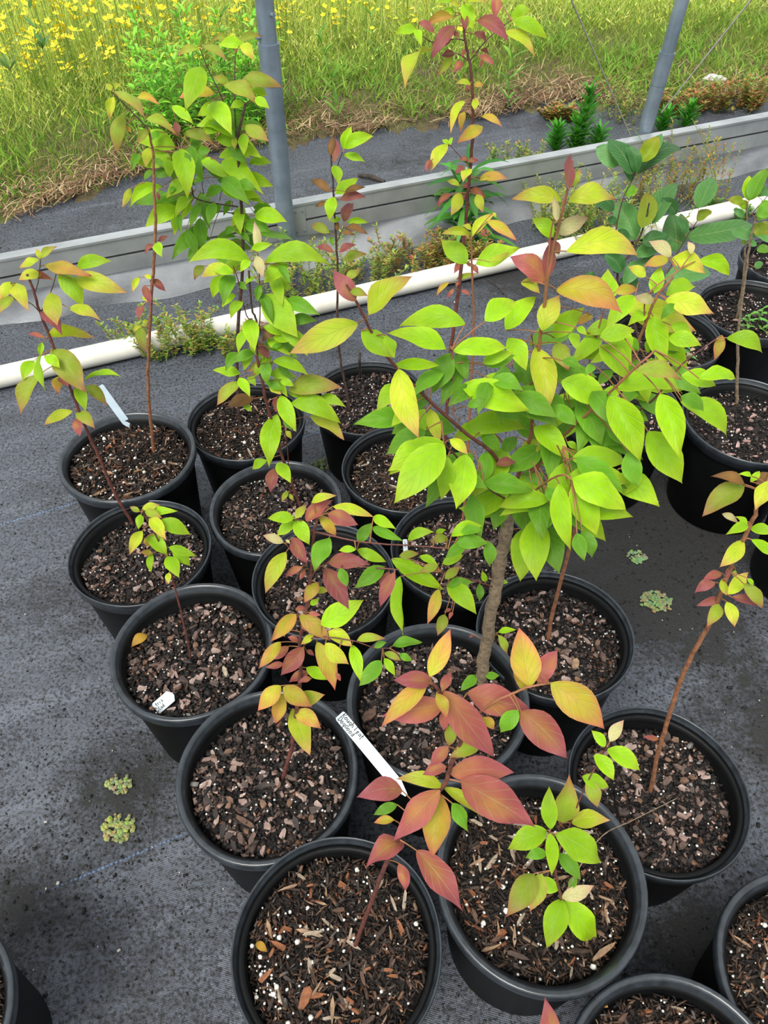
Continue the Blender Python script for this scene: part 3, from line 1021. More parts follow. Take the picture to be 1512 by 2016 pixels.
# --- A: bare brown stem beside the blue tag
p = Plant('A', 2, 'stem_orange')
p.stem(FULL, [(304, 893), (294, 800), (292, 720), (297, 610), (303, 520), (306, 430), (303, 360), (301, 300), (291, 253)], 0.0046, 0.0020, True)
p.stem(FULL, [(291, 253), (256, 217), (219, 181)], 0.0018, 0.0010, name='branch', mat=M['stem_dark'])
p.leaves(C2, '''130 560 365 775 105 p;100 590 75 780 85 y;180 735 130 1065 115 p;80 540 40 480 65 y;110 530 160 480 65 y;290 600 490 665 65 o;200 830 250 890 60 o
390 860 300 980 70 p;440 1100 520 1180 80 d''')
p.leaves(C4, '''1280 80 1340 200 80 g;1270 90 1200 170 45 m;1310 60 1390 20 40 m;1150 360 1095 490 55 y;1260 370 1190 345 40 y;1240 390 1370 480 80 m
1190 430 1250 600 65 m;1190 510 1220 570 40 y;1190 590 1150 720 55 m;1180 740 1240 720 35 y;1170 770 1100 810 55 y;1160 780 1210 980 90 p''')

# --- E: wide lime leaves with pale tip leaf
p = Plant('E', 3, 'stem_red')
p.stem(C6, [(955, 1140), (870, 900), (800, 700), (700, 350), (660, 160), (620, 0)], 0.0042, 0.0030, True)
p.stem(C3, [(700, 1340), (690, 1050), (655, 960), (630, 640)], 0.0030, 0.0024, name='branch', mat=M['stem_dark'])
p.stem(C3, [(660, 1040), (610, 1010), (540, 720), (500, 600)], 0.0016, 0.0011, name='branch')
p.stem(C3, [(705, 1180), (722, 1000), (715, 640), (703, 490)], 0.0018, 0.0010, name='branch')
p.stem(C6, [(890, 1160, 0.0), (872, 980, 0), (848, 640, 0), (800, 420, 0)], 0.0022, 0.0014, name='branch')
p.leaves(C3, '''705 480 675 225 75 q .05;700 520 750 700 85 q .05;640 560 120 580 165 g .24;770 570 1310 600 165 g .24;500 640 230 700 105 y .25
500 660 330 650 80 g;640 560 560 655 105 g;650 470 830 420 70 g;950 590 750 750 135 g;800 720 985 800 115 g;740 840 1040 1200 230 g .05
920 900 1220 1010 125 d;960 1090 1200 1060 95 d;890 1130 1120 1355 125 g;520 840 405 950 70 g;580 900 480 1040 105 g;640 1040 680 1310 135 g
880 1120 740 1225 110 b;720 1240 790 1380 95 m;680 1320 495 1410 85 d;560 1490 330 1465 85 g;830 1400 610 1480 95 p;830 1390 1125 1510 105 g
680 700 600 760 70 g;720 760 700 900 70 d;540 740 620 800 60 d;820 1280 910 1250 60 d''')
p.leaves(C6, '''490 170 575 310 78 g;560 160 620 230 70 g;500 200 325 380 95 p;600 320 400 380 105 b;520 350 590 420 70 g;720 140 920 160 85 g
800 190 905 230 55 g;700 190 820 250 85 d;720 240 810 290 65 y;860 250 1265 240 150 p;860 280 1020 310 55 g;880 350 1255 510 145 g
1020 450 1275 630 115 y;1075 330 1290 385 80 g .2;800 300 920 570 120 g;770 310 770 430 60 m;830 470 890 560 85 d;770 440 720 830 150 g .05
700 780 595 850 80 g;780 800 880 950 95 g;760 840 730 1020 125 m;840 560 885 620 50 y;860 1010 810 1090 40 y;870 1030 900 1080 35 y''')

# --- F: leaning plant
p = Plant('F', 4, 'stem_red')
p.stem(FULL, [(262, 1032), (228, 975), (195, 900), (170, 845), (136, 757), (102, 674), (79, 615), (67, 574), (53, 540)], 0.0040, 0.0022, True)
p.stem(C4, [(335, 655), (420, 480), (470, 310)], 0.0016, 0.0010, name='branch', mat=M['stem_dark'])
p.stem(C4, [(285, 490), (315, 400), (335, 220)], 0.0014, 0.0010, name='branch', mat=M['stem_dark'])
p.stem(C4, [(330, 650), (250, 575), (120, 540), (90, 400)], 0.0012, 0.0008, name='branch', mat=M['stem_dark'])
p.leaves(C4, '''330 210 300 125 75 y;340 200 470 105 65 p;320 215 160 290 65 y;370 260 760 350 105 o;640 280 930 230 110 g;610 380 1065 495 155 y
490 330 690 610 155 g;420 490 480 765 190 y;370 640 515 840 125 m;580 620 840 720 95 y;340 340 150 385 85 y;430 380 170 400 75 r .2
130 410 240 640 125 y;90 400 0 550 105 y;120 530 -10 670 95 p;390 840 790 870 95 y;370 860 230 830 45 r;350 900 330 1020 55 g
340 1010 380 1310 78 g;280 1050 190 1220 95 g;370 1010 500 1110 105 g;320 1170 175 1500 135 p;430 950 710 1320 210 p;480 1180 480 1330 95 o
500 1180 570 1270 105 r;700 1210 1015 1185 65 g;640 1250 710 1470 100 g;710 1260 890 1425 105 p''')
p.leaves((0, 450, 2), '300 725 375 790 48 p;285 720 175 775 42 y;300 750 315 820 40 r')

# --- C: slender plant with browned leaves, and its dead stump
p = Plant('C', 5, 'stem_dark')
p.stem(FULL, [(688, 806), (683, 775), (672, 720), (664, 640), (665, 540), (660, 450), (655, 360), (652, 300)], 0.0042, 0.0018, True)
p.stem(C7, [(460, 1140), (485, 1080), (520, 1000)], 0.0014, 0.001, name='branch')
p.stem(C7, [(432, 560), (470, 460), (510, 350)], 0.0014, 0.001, name='branch')
p.stem(FULL, [(708, 735), (708, 720), (709, 694)], 0.0052, 0.0048, True, name='dead_stump', mat=M['stick'])
p.leaves(C7, '''515 325 590 125 135 g;530 320 785 215 115 g;400 380 430 200 65 b;440 440 440 220 75 m;520 380 710 440 65 g;440 470 470 640 125 g
445 720 650 585 95 g;400 700 220 595 75 b;530 700 710 660 55 b;490 770 715 750 85 m;370 790 265 830 42 b;435 750 395 960 105 g
520 960 605 800 95 m;550 970 740 975 62 g .2;490 940 400 960 55 g;540 1010 740 1080 62 b;500 1060 620 1080 42 b;395 1060 225 1000 85 p
420 1170 400 1090 85 d;430 1230 270 1180 58 m;480 1230 630 1165 62 m;510 1305 720 1245 85 p;540 1450 670 1380 75 p;450 1290 400 1280 30 o;460 1040 470 960 40 b''')

# --- D: tall thin reddish plant
p = Plant('D', 6, 'stem_red')
p.stem(FULL, [(872, 935), (880, 800), (888, 690), (899, 600), (909, 520), (916, 440), (922, 380), (930, 280), (931, 215), (929, 162), (924, 121), (915, 74), (909, 12)], 0.0046, 0.0018, True)
p.stem(C5, [(735, 540), (790, 460), (900, 330), (1090, 180)], 0.0014, 0.0009, name='branch', mat=M['stem_dark'])
p.stem(C5, [(700, 360), (600, 340), (410, 370), (280, 280)], 0.0014, 0.0009, name='branch', mat=M['stem_dark'])
p.stem(C5, [(730, 540), (620, 470), (500, 490)], 0.0012, 0.0008, name='branch', mat=M['stem_dark'])
p.stem(C5, [(745, 1450), (650, 1370), (560, 1270)], 0.0012, 0.0008, name='branch')
p.leaves(C5, '''610 20 435 30 75 g;600 110 500 90 75 g;590 150 345 240 95 o .2;600 230 390 525 115 m;270 270 75 300 85 g;270 260 310 410 75 g
290 190 430 300 65 m;395 450 170 820 105 y;580 510 445 670 50 p;670 545 595 640 65 r;640 330 580 270 42 m;560 360 490 400 52 m;600 470 480 490 65 m
665 30 760 270 135 g;700 20 890 30 65 y;680 130 700 280 85 m;960 -20 950 180 105 r;800 180 1075 375 125 m;1090 150 1280 95 105 g .2;1110 180 1415 345 115 g .2
1030 280 1305 495 95 y;770 300 885 380 65 m;690 430 665 510 38 r;770 440 750 480 42 r;810 490 950 580 55 r;830 440 900 480 65 m;850 520 825 600 32 r
740 740 605 735 45 y .2;740 750 685 800 58 r;765 745 860 755 48 o;770 960 780 850 65 y;690 890 565 1180 85 y;680 980 655 1165 70 o;840 1020 1020 1115 60 o
850 1115 615 1260 105 o;550 1260 490 1220 48 g;560 1270 585 1200 32 g;540 1270 390 1510 105 y;400 1400 335 1510 52 r;720 1400 640 1400 65 r;720 1410 810 1410 45 r
640 60 560 20 60 y;720 60 800 120 60 p''')
p.leaves(C8, '''680 150 620 280 95 y;640 140 545 210 65 m;590 310 465 265 52 y;780 240 1045 250 90 o .2;775 260 920 250 42 o;690 290 610 340 65 m;690 350 840 430 75 r
750 390 810 560 95 y;600 380 510 590 115 y;520 390 375 525 65 r;630 390 620 450 42 r;790 700 820 790 65 r
600 1030 535 1130 78 r;710 1040 765 1130 52 r;560 1180 760 1130 52 p;490 1210 370 1340 50 o;540 1270 465 1360 38 r;600 1290 690 1335 42 r;580 1200 560 1260 52 r''')

# --- I: one thin pink stem
p = Plant('I', 7, 'stem_pink')
p.stem(FULL, [(905, 1090), (918, 950), (925, 800), (933, 640), (930, 560), (928, 470)], 0.0034, 0.0014, True)
p.leaves(C8, '''695 770 410 765 85 y .25;700 780 920 570 105 y;900 560 930 610 52 y;850 640 1130 830 95 o;660 1030 415 815 185 g;745 1040 1150 890 185 g
870 1020 1060 930 65 y;700 720 610 680 70 y;690 1060 640 1010 40 r''')

# --- K: the big plant
p = Plant('K', 8, 'stem_grey')
K4, K6 = (756, 450, 2), (756, 900, 2)
p.stem(FULL, [(945, 1345), (958, 1270), (975, 1160), (990, 1080), (1003, 1010), (1015, 960)], 0.0098, 0.0070, True)
p.stem(FULL, [(1012, 970), (1030, 900), (1046, 850), (1056, 730), (1074, 580), (1092, 480), (1118, 370), (1127, 315)], 0.0040, 0.0014, name='branch', mat=M['stem_pink'])
p.stem(FULL, [(1062, 690), (1075, 560), (1083, 470), (1092, 420)], 0.0016, 0.0010, name='branch', mat=M['stem_pink'])
p.stem(FULL, [(1010, 985), (975, 900, -0.03), (920, 855, -0.05), (836, 780, -0.07), (756, 695, -0.09), (705, 600, -0.10), (682, 560, -0.10)], 0.0036, 0.0014, name='branch', mat=M['stem_red'])
p.stem(FULL, [(893, 822, -0.06), (890, 700, -0.05), (888, 695, -0.05)], 0.0013, 0.001, name='branch', mat=M['stem_pink'])
p.stem(FULL, [(1014, 980), (1090, 880, -0.02), (1150, 820, -0.04), (1240, 735, -0.06), (1290, 690, -0.06)], 0.0030, 0.0014, name='branch', mat=M['stem_pink'])
p.stem(FULL, [(1010, 990), (960, 960, -0.08), (900, 900, -0.10), (874, 875, -0.12)], 0.0022, 0.0012, name='branch', mat=M['stem_red'])
p.stem(FULL, [(1005, 1010), (1060, 960, -0.08), (1105, 935, -0.11), (1125, 945, -0.12)], 0.0022, 0.0012, name='branch', mat=M['stem_pink'])
p.stem(FULL, [(978, 1158), (940, 1145, -0.02), (900, 1135, -0.03), (868, 1125, -0.04)], 0.0016, 0.001, name='branch', mat=M['stem_red'])
p.leaves(K4, '''320 375 60 385 90 g .22;245 475 15 410 80 g .15;275 480 490 470 75 g .15;265 490 190 650 90 d;290 490 330 600 85 d;60 555 140 830 115 y .05
10 420 40 510 60 g;40 540 220 540 55 g;70 625 -30 720 85 g .2;100 700 30 780 75 g;130 770 30 810 55 d;180 850 20 970 100 g .15;235 850 38 1085 140 g .1
180 710 220 850 55 y;260 830 330 890 65 y;320 890 285 1105 125 g .05;250 900 225 1070 70 g;200 890 150 1000 80 d;400 880 390 1010 65 d
300 800 560 790 90 g .2;300 620 570 720 115 g .12;400 540 520 500 55 d;420 600 550 640 90 d;350 640 250 700 90 d;330 700 400 670 80 d
400 365 520 290 105 g;480 400 600 270 95 g;620 400 690 260 110 y;670 430 790 310 100 g;680 240 940 335 115 o .15;630 210 490 110 115 r
640 200 655 50 60 m .05;720 90 1000 110 105 y .22;540 210 615 260 55 y;600 465 640 740 110 y .03;680 450 730 560 75 p;490 430 560 560 80 g;390 530 510 490 55 g
700 600 885 700 115 g .1;900 380 970 540 110 g;850 460 960 600 125 g;920 630 1170 640 90 g .2;990 560 1170 595 65 p .2;890 660 1010 920 140 g .05
1090 650 1165 910 115 g .03;1040 800 1175 1005 135 g;960 880 1000 1020 105 d;1000 930 940 1050 85 g;800 810 940 910 115 d;590 780 730 910 105 g
610 830 540 930 75 y;600 900 680 950 105 d;440 930 520 920 52 m;540 930 620 950 52 m;730 880 790 910 75 g;720 840 760 870 65 g
820 340 760 380 55 o;760 390 800 420 65 g;850 430 990 400 95 g;740 410 760 480 75 g;830 540 790 580 65 d;1170 580 1305 620 95 g;1170 680 1350 820 85 g;1170 660 1260 720 75 d
1240 590 1385 595 60 g .2;640 640 700 760 90 d;740 640 820 700 80 d;480 640 560 560 80 d;440 700 540 760 90 d;520 820 460 900 80 d;660 700 760 780 90 d
880 780 960 860 90 d;380 800 460 880 80 d;700 520 780 560 80 d;560 620 500 700 80 d;820 640 900 780 90 d;600 560 690 610 80 d''', jit=0.02)
p.leaves(K6, '''520 160 560 320 105 d;550 280 535 490 105 g .05;600 240 600 490 115 g .05;640 270 690 460 125 d;690 105 735 370 85 g .03;740 90 950 210 135 g .12
750 100 840 310 115 g;720 80 965 110 95 g .2;545 70 615 240 85 g;640 120 690 200 115 d;780 290 820 400 65 d;760 300 790 410 65 d;490 170 430 290 85 d
490 140 380 200 75 d;430 230 290 200 55 g .15;560 100 500 200 90 d;620 60 560 160 90 d;660 200 620 300 90 d;720 180 780 290 90 d''', jit=0.015)
p.leaves(K6, '''230 420 315 385 38 g;30 400 240 525 75 g .08;60 390 140 380 32 p;140 390 215 430 32 g;210 430 140 450 55 p;240 480 300 430 55 p
250 510 350 490 55 d;250 500 365 620 75 g;400 490 385 445 38 g;425 495 490 495 38 g;375 500 375 570 32 d;65 470 75 700 58 g .02;215 520 170 660 48 o
240 620 210 705 48 p;265 600 235 612 25 r;270 610 255 640 25 r;450 690 520 680 28 g;450 700 485 775 32 p;365 860 300 920 55 d;395 860 455 860 34 d;350 700 335 712 22 r''')

p.leaves((756, 0, 2), '''725 740 735 605 36 m .03;745 735 775 665 36 p;700 790 500 785 66 y .2;725 795 910 785 76 y .25;680 870 668 770 28 q;690 920 808 855 80 q .1;665 935 580 860 98 g
690 1000 640 945 80 m''')
p.leaves(FULL, '705 637 568 697 54 y .12;700 592 655 530 36 m .05;690 575 725 583 22 p;726 620 812 545 54 y;712 652 775 705 50 g')


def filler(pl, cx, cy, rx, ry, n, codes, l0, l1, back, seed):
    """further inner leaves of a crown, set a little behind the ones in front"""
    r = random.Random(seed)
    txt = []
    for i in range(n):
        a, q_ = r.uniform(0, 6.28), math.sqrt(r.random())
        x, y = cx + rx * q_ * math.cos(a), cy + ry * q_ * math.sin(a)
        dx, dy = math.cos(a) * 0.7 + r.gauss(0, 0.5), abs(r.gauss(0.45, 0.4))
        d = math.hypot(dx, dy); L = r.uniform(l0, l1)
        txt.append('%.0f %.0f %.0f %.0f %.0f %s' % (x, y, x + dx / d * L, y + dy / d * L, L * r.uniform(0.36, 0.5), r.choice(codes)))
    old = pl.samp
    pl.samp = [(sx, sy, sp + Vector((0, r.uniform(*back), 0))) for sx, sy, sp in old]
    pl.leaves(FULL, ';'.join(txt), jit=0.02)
    pl.samp = old


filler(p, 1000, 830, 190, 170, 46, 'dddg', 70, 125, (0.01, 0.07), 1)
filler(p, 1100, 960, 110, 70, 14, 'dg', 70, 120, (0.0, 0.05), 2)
# --- J: thin leaning stem carrying the right of the crown
p = Plant('J', 9, 'stem_orange')
p.stem(FULL, [(1078, 1262), (1090, 1200), (1112, 1115), (1135, 1030), (1160, 940), (1200, 840), (1242, 735), (1260, 665), (1290, 590), (1325, 545)], 0.0044, 0.0016, True)
p.stem(FULL, [(1200, 840), (1270, 800, -0.01), (1310, 760, -0.02), (1345, 715, -0.02), (1410, 668, 0.0)], 0.0024, 0.0012, name='branch', mat=M['stem_red'])
p.stem(FULL, [(1220, 790), (1160, 740, 0.03), (1178, 650, 0.04), (1195, 590, 0.04)], 0.0018, 0.0012, name='branch', mat=M['stem_pink'])
p.stem(FULL, [(1270, 640), (1275, 580, 0), (1340, 530, 0.01)], 0.0014, 0.001, name='branch', mat=M['stem_pink'])
p.leaves(K4, '''1060 345 1110 540 95 g .03;940 300 1230 405 115 y .12;1110 280 1300 335 85 y .15;1110 260 1230 230 85 g;1130 380 1215 420 75 g;1120 430 1250 460 75 g
1060 255 1090 145 70 g .05;870 290 880 160 95 g .05;1030 190 960 150 55 y;1130 110 1040 50 48 q;1210 100 1195 50 34 q;1130 120 1265 180 85 y .2;1240 125 1360 190 85 g .2
1120 115 1020 150 45 o;910 250 1000 240 45 o;1040 490 1040 430 58 g;1350 430 1490 490 65 g .25;1330 420 1300 520 42 o;1030 330 960 380 70 g;1150 300 1090 360 70 d;1060 290 980 270 60 q
1000 480 940 420 70 d;960 700 1040 760 80 d;900 560 840 620 80 d;1000 620 940 700 80 d''')

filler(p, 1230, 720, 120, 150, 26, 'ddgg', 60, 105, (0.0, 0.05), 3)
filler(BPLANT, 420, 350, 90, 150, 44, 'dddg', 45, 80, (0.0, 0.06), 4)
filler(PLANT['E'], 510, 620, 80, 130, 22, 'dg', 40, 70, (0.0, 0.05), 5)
# --- L: orange and red plant
p = Plant('L', 10, 'stem_red')
L4 = (460, 960, 3.78)
p.stem(FULL, [(556, 1535), (572, 1480), (584, 1400), (592, 1325), (590, 1265), (603, 1205), (612, 1130), (618, 1060), (624, 1020)], 0.0040, 0.0016, True)
p.stem(L4, [(610, 330), (700, 350, -0.01), (900, 395, -0.02), (1120, 420, -0.02), (1300, 430, -0.02), (1512, 445, -0.02), (1620, 460, -0.02)], 0.0015, 0.0010, name='branch')
p.stem(L4, [(585, 650), (690, 570, -0.02), (960, 590, -0.04), (1230, 610, -0.05)], 0.0014, 0.0010, name='branch')
p.stem(L4, [(520, 1180), (620, 1110, -0.02), (890, 1140, -0.03), (1040, 1190, -0.03), (1160, 1195, -0.03)], 0.0014, 0.0009, name='branch')
p.stem(L4, [(600, 380), (540, 270, 0.0), (460, 235, 0.0)], 0.0012, 0.0009, name='branch')
p.stem(L4, [(570, 620), (440, 480, 0.0), (390, 420, 0.0)], 0.0012, 0.0009, name='branch')
p.leaves(L4, '''540 250 740 90 115 r;580 110 770 60 65 y .2;450 230 250 230 95 g .12;460 230 540 130 65 y;460 240 565 430 125 g;450 250 320 360 95 g;370 410 215 355 75 q
390 390 420 420 52 q;440 370 550 570 115 m;390 480 235 790 125 y .12;510 590 380 670 55 r;530 610 490 690 42 r;640 210 765 360 85 o;700 190 930 280 115 r .1;740 140 1045 220 85 y .12
720 230 840 290 75 o;710 370 600 620 140 d;705 555 1020 570 125 m .12;680 600 860 910 155 m .05;1125 590 900 750 125 d;790 600 850 740 115 d;910 460 780 470 55 g .2
920 460 1140 555 85 g .15;1200 630 1090 890 105 m;930 410 1030 260 105 d;1040 220 1210 310 85 g .15;1030 300 1265 400 85 d;630 710 525 860 95 o;570 870 640 830 65 g
600 770 710 770 55 y;460 910 540 900 42 r;560 930 650 950 38 r;430 980 490 960 48 r;500 1010 550 1070 65 r;460 940 270 1150 115 o;350 1050 380 1110 62 y;490 950 720 1140 125 o .08
650 1020 970 835 175 g .05;700 1070 885 1190 115 y;600 1100 500 1170 65 y;480 1140 400 1110 65 r;350 1150 185 1350 95 o;410 1180 290 1280 75 r;520 1190 350 1400 135 r .05
370 1310 235 1340 55 r;540 1210 600 1250 65 r;620 1150 755 1510 135 o .05;680 1160 860 1315 145 y;540 1340 700 1430 115 g;880 1170 945 1450 95 g;1100 1290 930 1480 115 d
560 1370 410 1450 75 r;580 1420 480 1450 45 r;760 1380 795 1440 52 r;920 1135 1135 1125 75 p .25;1050 1190 1140 1150 55 d;1180 1180 1405 1155 85 d .15;1120 1230 1250 1290 55 p
1230 1240 1330 1290 55 d;1120 1270 1200 1400 65 g''')
p.leaves((0, 900, 2), '1115 905 1230 985 80 o;1105 900 1015 1000 72 o;1160 960 1280 935 62 y;1115 930 1085 1050 80 o;1150 990 1220 1175 80 y .04;1160 1000 1265 1070 62 o')
p.leaves(K6, '''95 325 200 295 42 g .2;205 300 245 285 42 g;250 320 180 340 38 p;265 310 390 270 55 g .2;280 335 410 340 65 d .15;300 300 390 290 55 d;410 330 415 430 52 d;320 350 240 400 65 d
20 450 0 540 70 m''')

# --- G: small seedling
p = Plant('G', 11, 'stem_red')
G5 = (0, 900, 2)
p.stem(G5, [(752, 800), (738, 720), (715, 620), (690, 520), (665, 430), (610, 300), (560, 215)], 0.0026, 0.0012, True)
p.leaves(G5, '''550 215 510 195 28 p;560 205 630 188 32 y;590 225 700 212 38 g .2;570 210 640 240 38 p;555 225 545 285 54 g;630 250 750 305 62 g .08;590 240 655 330 58 y;560 290 510 385 48 y .12
580 310 660 390 78 g;600 380 550 375 48 o;570 320 590 355 42 o;600 380 595 455 30 g;665 355 775 390 42 g .15;680 375 750 430 48 g;660 390 705 475 64 g;665 455 665 500 26 y''')

# --- O: long bare stem with whorls
p = Plant('O', 12, 'stem_orange')
O2 = (1112, 800, 3.78)
p.stem(FULL, [(1279, 1562), (1296, 1480), (1320, 1400), (1352, 1310), (1390, 1240), (1420, 1165), (1450, 1090), (1478, 1030), (1496, 985), (1510, 950)], 0.0042, 0.0020, True)
p.leaves(O2, '''1340 580 1085 520 80 b;1390 520 1285 505 38 g;1380 560 1450 480 55 g;1520 490 1420 590 125 b;1330 590 1020 820 175 p .08;1170 800 1290 870 52 q
1512 560 1415 780 125 y .04;1360 880 1195 955 80 g;1360 880 1270 820 42 g;1380 910 1560 950 95 g;1390 990 1560 1110 85 g;1330 1000 1150 1200 115 y .06
1170 1240 1020 1295 65 r;1120 1310 965 1390 80 m;1210 1210 1210 1280 65 m;1270 1220 1250 1270 34 g;1165 1290 1205 1410 65 y;1215 1400 1365 1235 105 y;1360 1280 1405 1335 34 g
1330 1320 1465 1505 95 p;1240 1420 1430 1490 75 m;1150 1430 975 1485 65 m''')
p.leaves(K6, '1320 580 1270 670 58 p;1350 570 1380 670 48 y')
p.leaves((756, 1400, 2), '1080 110 1020 100 22 r')

# --- N: low bright whorls
p = Plant('N', 13, 'stem_red')
N8 = (756, 1400, 2)
p.stem(N8, [(690, 790), (695, 740, 0), (670, 600, -0.01), (652, 470, -0.01)], 0.0026, 0.0016, True)
p.stem(N8, [(670, 600, 0), (735, 440, 0.03), (790, 300, 0.04), (840, 210, 0.05), (878, 140, 0.05)], 0.0016, 0.0010, name='branch')
p.stem(N8, [(700, 740, 0.0), (840, 510, 0.05), (980, 430, 0.09), (1150, 345, 0.13)], 0.0014, 0.0008, name='bare_twig', mat=M['stem_grey'])
p.leaves(N8, '''655 465 650 295 64 g .04;640 470 485 545 115 g;680 480 860 597 115 g;655 480 660 650 54 g .03;700 440 730 250 115 p;740 440 890 430 95 y;690 560 775 665 115 d
640 560 555 580 95 d;690 700 575 670 75 g;700 735 830 685 55 q;710 740 830 905 105 g;700 740 640 935 125 g;590 640 480 810 95 p;620 640 575 790 105 p;730 700 760 640 52 d
870 140 815 75 60 g;890 120 945 35 48 q;880 150 1010 235 75 g;830 170 905 275 75 g;780 260 885 300 75 g;800 270 840 380 72 p''', jit=0.006)

# --- M: crimson plant
p = Plant('M', 14, 'stem_red')
M8 = (640, 1220, 3.6)
p.stem(FULL, [(698, 1866), (722, 1800), (752, 1720), (790, 1640), (830, 1580), (872, 1548), (890, 1500), (908, 1455), (900, 1400), (875, 1370), (850, 1345)], 0.0034, 0.0015, True)
p.stem(FULL, [(905, 1440), (960, 1390, 0.0), (1010, 1365, 0.0), (1042, 1352, 0.0), (1085, 1345, 0)], 0.0016, 0.0011, name='branch', mat=M['stem_pink'])
p.leaves(M8, '''740 400 890 60 135 o .03;750 445 475 430 160 m;720 450 395 765 135 o .08;840 600 395 685 190 r;850 640 840 790 110 r;830 500 895 370 125 r;840 510 1200 970 225 r .06
1010 520 1450 630 215 r .1;790 520 860 700 85 o;900 730 880 900 115 p;1110 690 1200 780 125 o;1370 640 1240 800 125 d;870 900 745 1040 155 r;1090 900 870 985 115 p
880 1090 1340 1085 185 r .1;860 1040 690 1100 135 r;830 1185 500 1130 105 y;840 1190 1125 1400 95 y;960 1150 1485 1470 285 r .05;810 1210 490 1566 185 r .05
820 1240 760 1690 230 o .04;545 1210 225 1260 165 m;510 1310 340 1385 75 d;490 1420 345 1440 65 o;900 1300 1010 1500 105 d''', jit=0.008)
p.leaves(FULL, '''795 1658 720 1708 57 r;821 1675 911 1792 52 r .04;786 1700 800 1755 24 r;1043 1352 1022 1235 62 o .03;1035 1358 1012 1290 58 o;1060 1345 1098 1280 42 r;1085 1345 1190 1435 78 o .12
1025 1400 1118 1495 85 r .08;1080 1345 1060 1330 20 r''', jit=0.008)

# --- P: pink leaf tip
p = Plant('P', 15, 'stem_red')
p.stem(FULL, [(1190, 2120), (1150, 2100), (1095, 2075)], 0.0024, 0.0014, True)
p.leaves(FULL, '1082 2075 1073 1963 40 r .02;1092 2078 1150 2060 30 y')

# --- T: dark shrub, S and U: grey stemmed shrubs
p = Plant('T', 16, 'stem_dark', 'kleaf')
T6 = (1150, 230, 4.18)
p.stem(FULL, [(1262, 690), (1235, 590), (1215, 540), (1245, 492), (1267, 448), (1278, 400)], 0.0044, 0.0020, True)
p.stem(T6, [(270, 1290), (262, 1000, 0.02), (280, 830, 0.03), (330, 650, 0.04), (390, 530, 0.05), (470, 360, 0.06)], 0.0030, 0.0016, name='branch')
p.stem(T6, [(400, 1600, 0.0), (640, 1350, 0), (770, 1120, 0.0), (830, 1010, 0.0), (930, 860, 0.0)], 0.0026, 0.0014, name='branch')
p.leaves(T6, '''470 370 610 160 180 K .03;440 470 800 265 125 k;390 470 200 190 130 k;280 400 100 250 150 j;390 540 300 360 85 k;430 460 350 230 95 k;600 280 630 140 65 j
330 640 440 590 85 d;490 910 510 625 140 K .03;420 1010 260 700 195 j .03;560 880 760 550 150 j .03;480 1040 690 980 115 k;420 1130 620 1080 105 j
930 860 1050 780 105 K;940 750 1055 500 155 j .03;760 1110 720 800 195 j .03;860 990 1385 880 165 j .05;760 800 640 670 105 k;830 960 790 800 65 k
310 1280 170 1130 135 k;330 1380 540 1170 115 j;300 1330 450 1400 155 k;660 1330 1045 1290 145 j;100 1330 0 1300 65 k;250 760 50 650 115 k;270 870 190 840 75 k;560 1180 480 1090 100 k
700 1000 640 1100 110 k;320 1060 300 920 100 k;220 700 120 760 80 k''')
p = Plant('U', 17, 'stem_grey', 'kleaf')
U6 = (1150, 230, 4.18)
p.stem(FULL, [(1450, 628), (1462, 560), (1468, 480), (1472, 400)], 0.0042, 0.0022, True)
p.stem(FULL, [(1462, 560), (1482, 500, 0.01), (1512, 460, 0.02)], 0.0022, 0.0014, name='branch', mat=M['stem_dark'])
p.stem(FULL, [(1472, 430), (1490, 410, 0), (1512, 385, 0)], 0.0018, 0.0012, name='branch', mat=M['stem_dark'])
p.leaves(U6, '''1330 670 1360 485 72 g .03;1350 690 1455 530 95 g .03;1370 680 1500 430 115 d .03;1310 720 1180 680 65 K;1310 830 1230 760 55 j;1420 840 1530 800 65 d;1310 940 1410 950 85 j
1350 1030 1420 1060 85 j;1420 1090 1530 1100 95 d;1405 1240 1470 1200 75 j;1340 960 1220 970 42 q;1440 900 1530 890 75 K;1420 650 1530 620 85 j;1290 1040 1350 1020 55 d;1460 700 1530 740 65 d
1330 760 1260 700 60 g;1390 1000 1330 900 60 j;1440 980 1500 940 60 d''')
p = Plant('S', 18, 'stem_grey', 'kleaf')
p.stem(FULL, [(1450, 799), (1451, 740), (1455, 640), (1468, 540), (1478, 470), (1490, 420)], 0.0050, 0.0022, True)
p.leaves(FULL, '1490 425 1530 400 26 d;1478 470 1440 452 20 j;1486 440 1505 470 24 K;1482 455 1530 480 22 j')
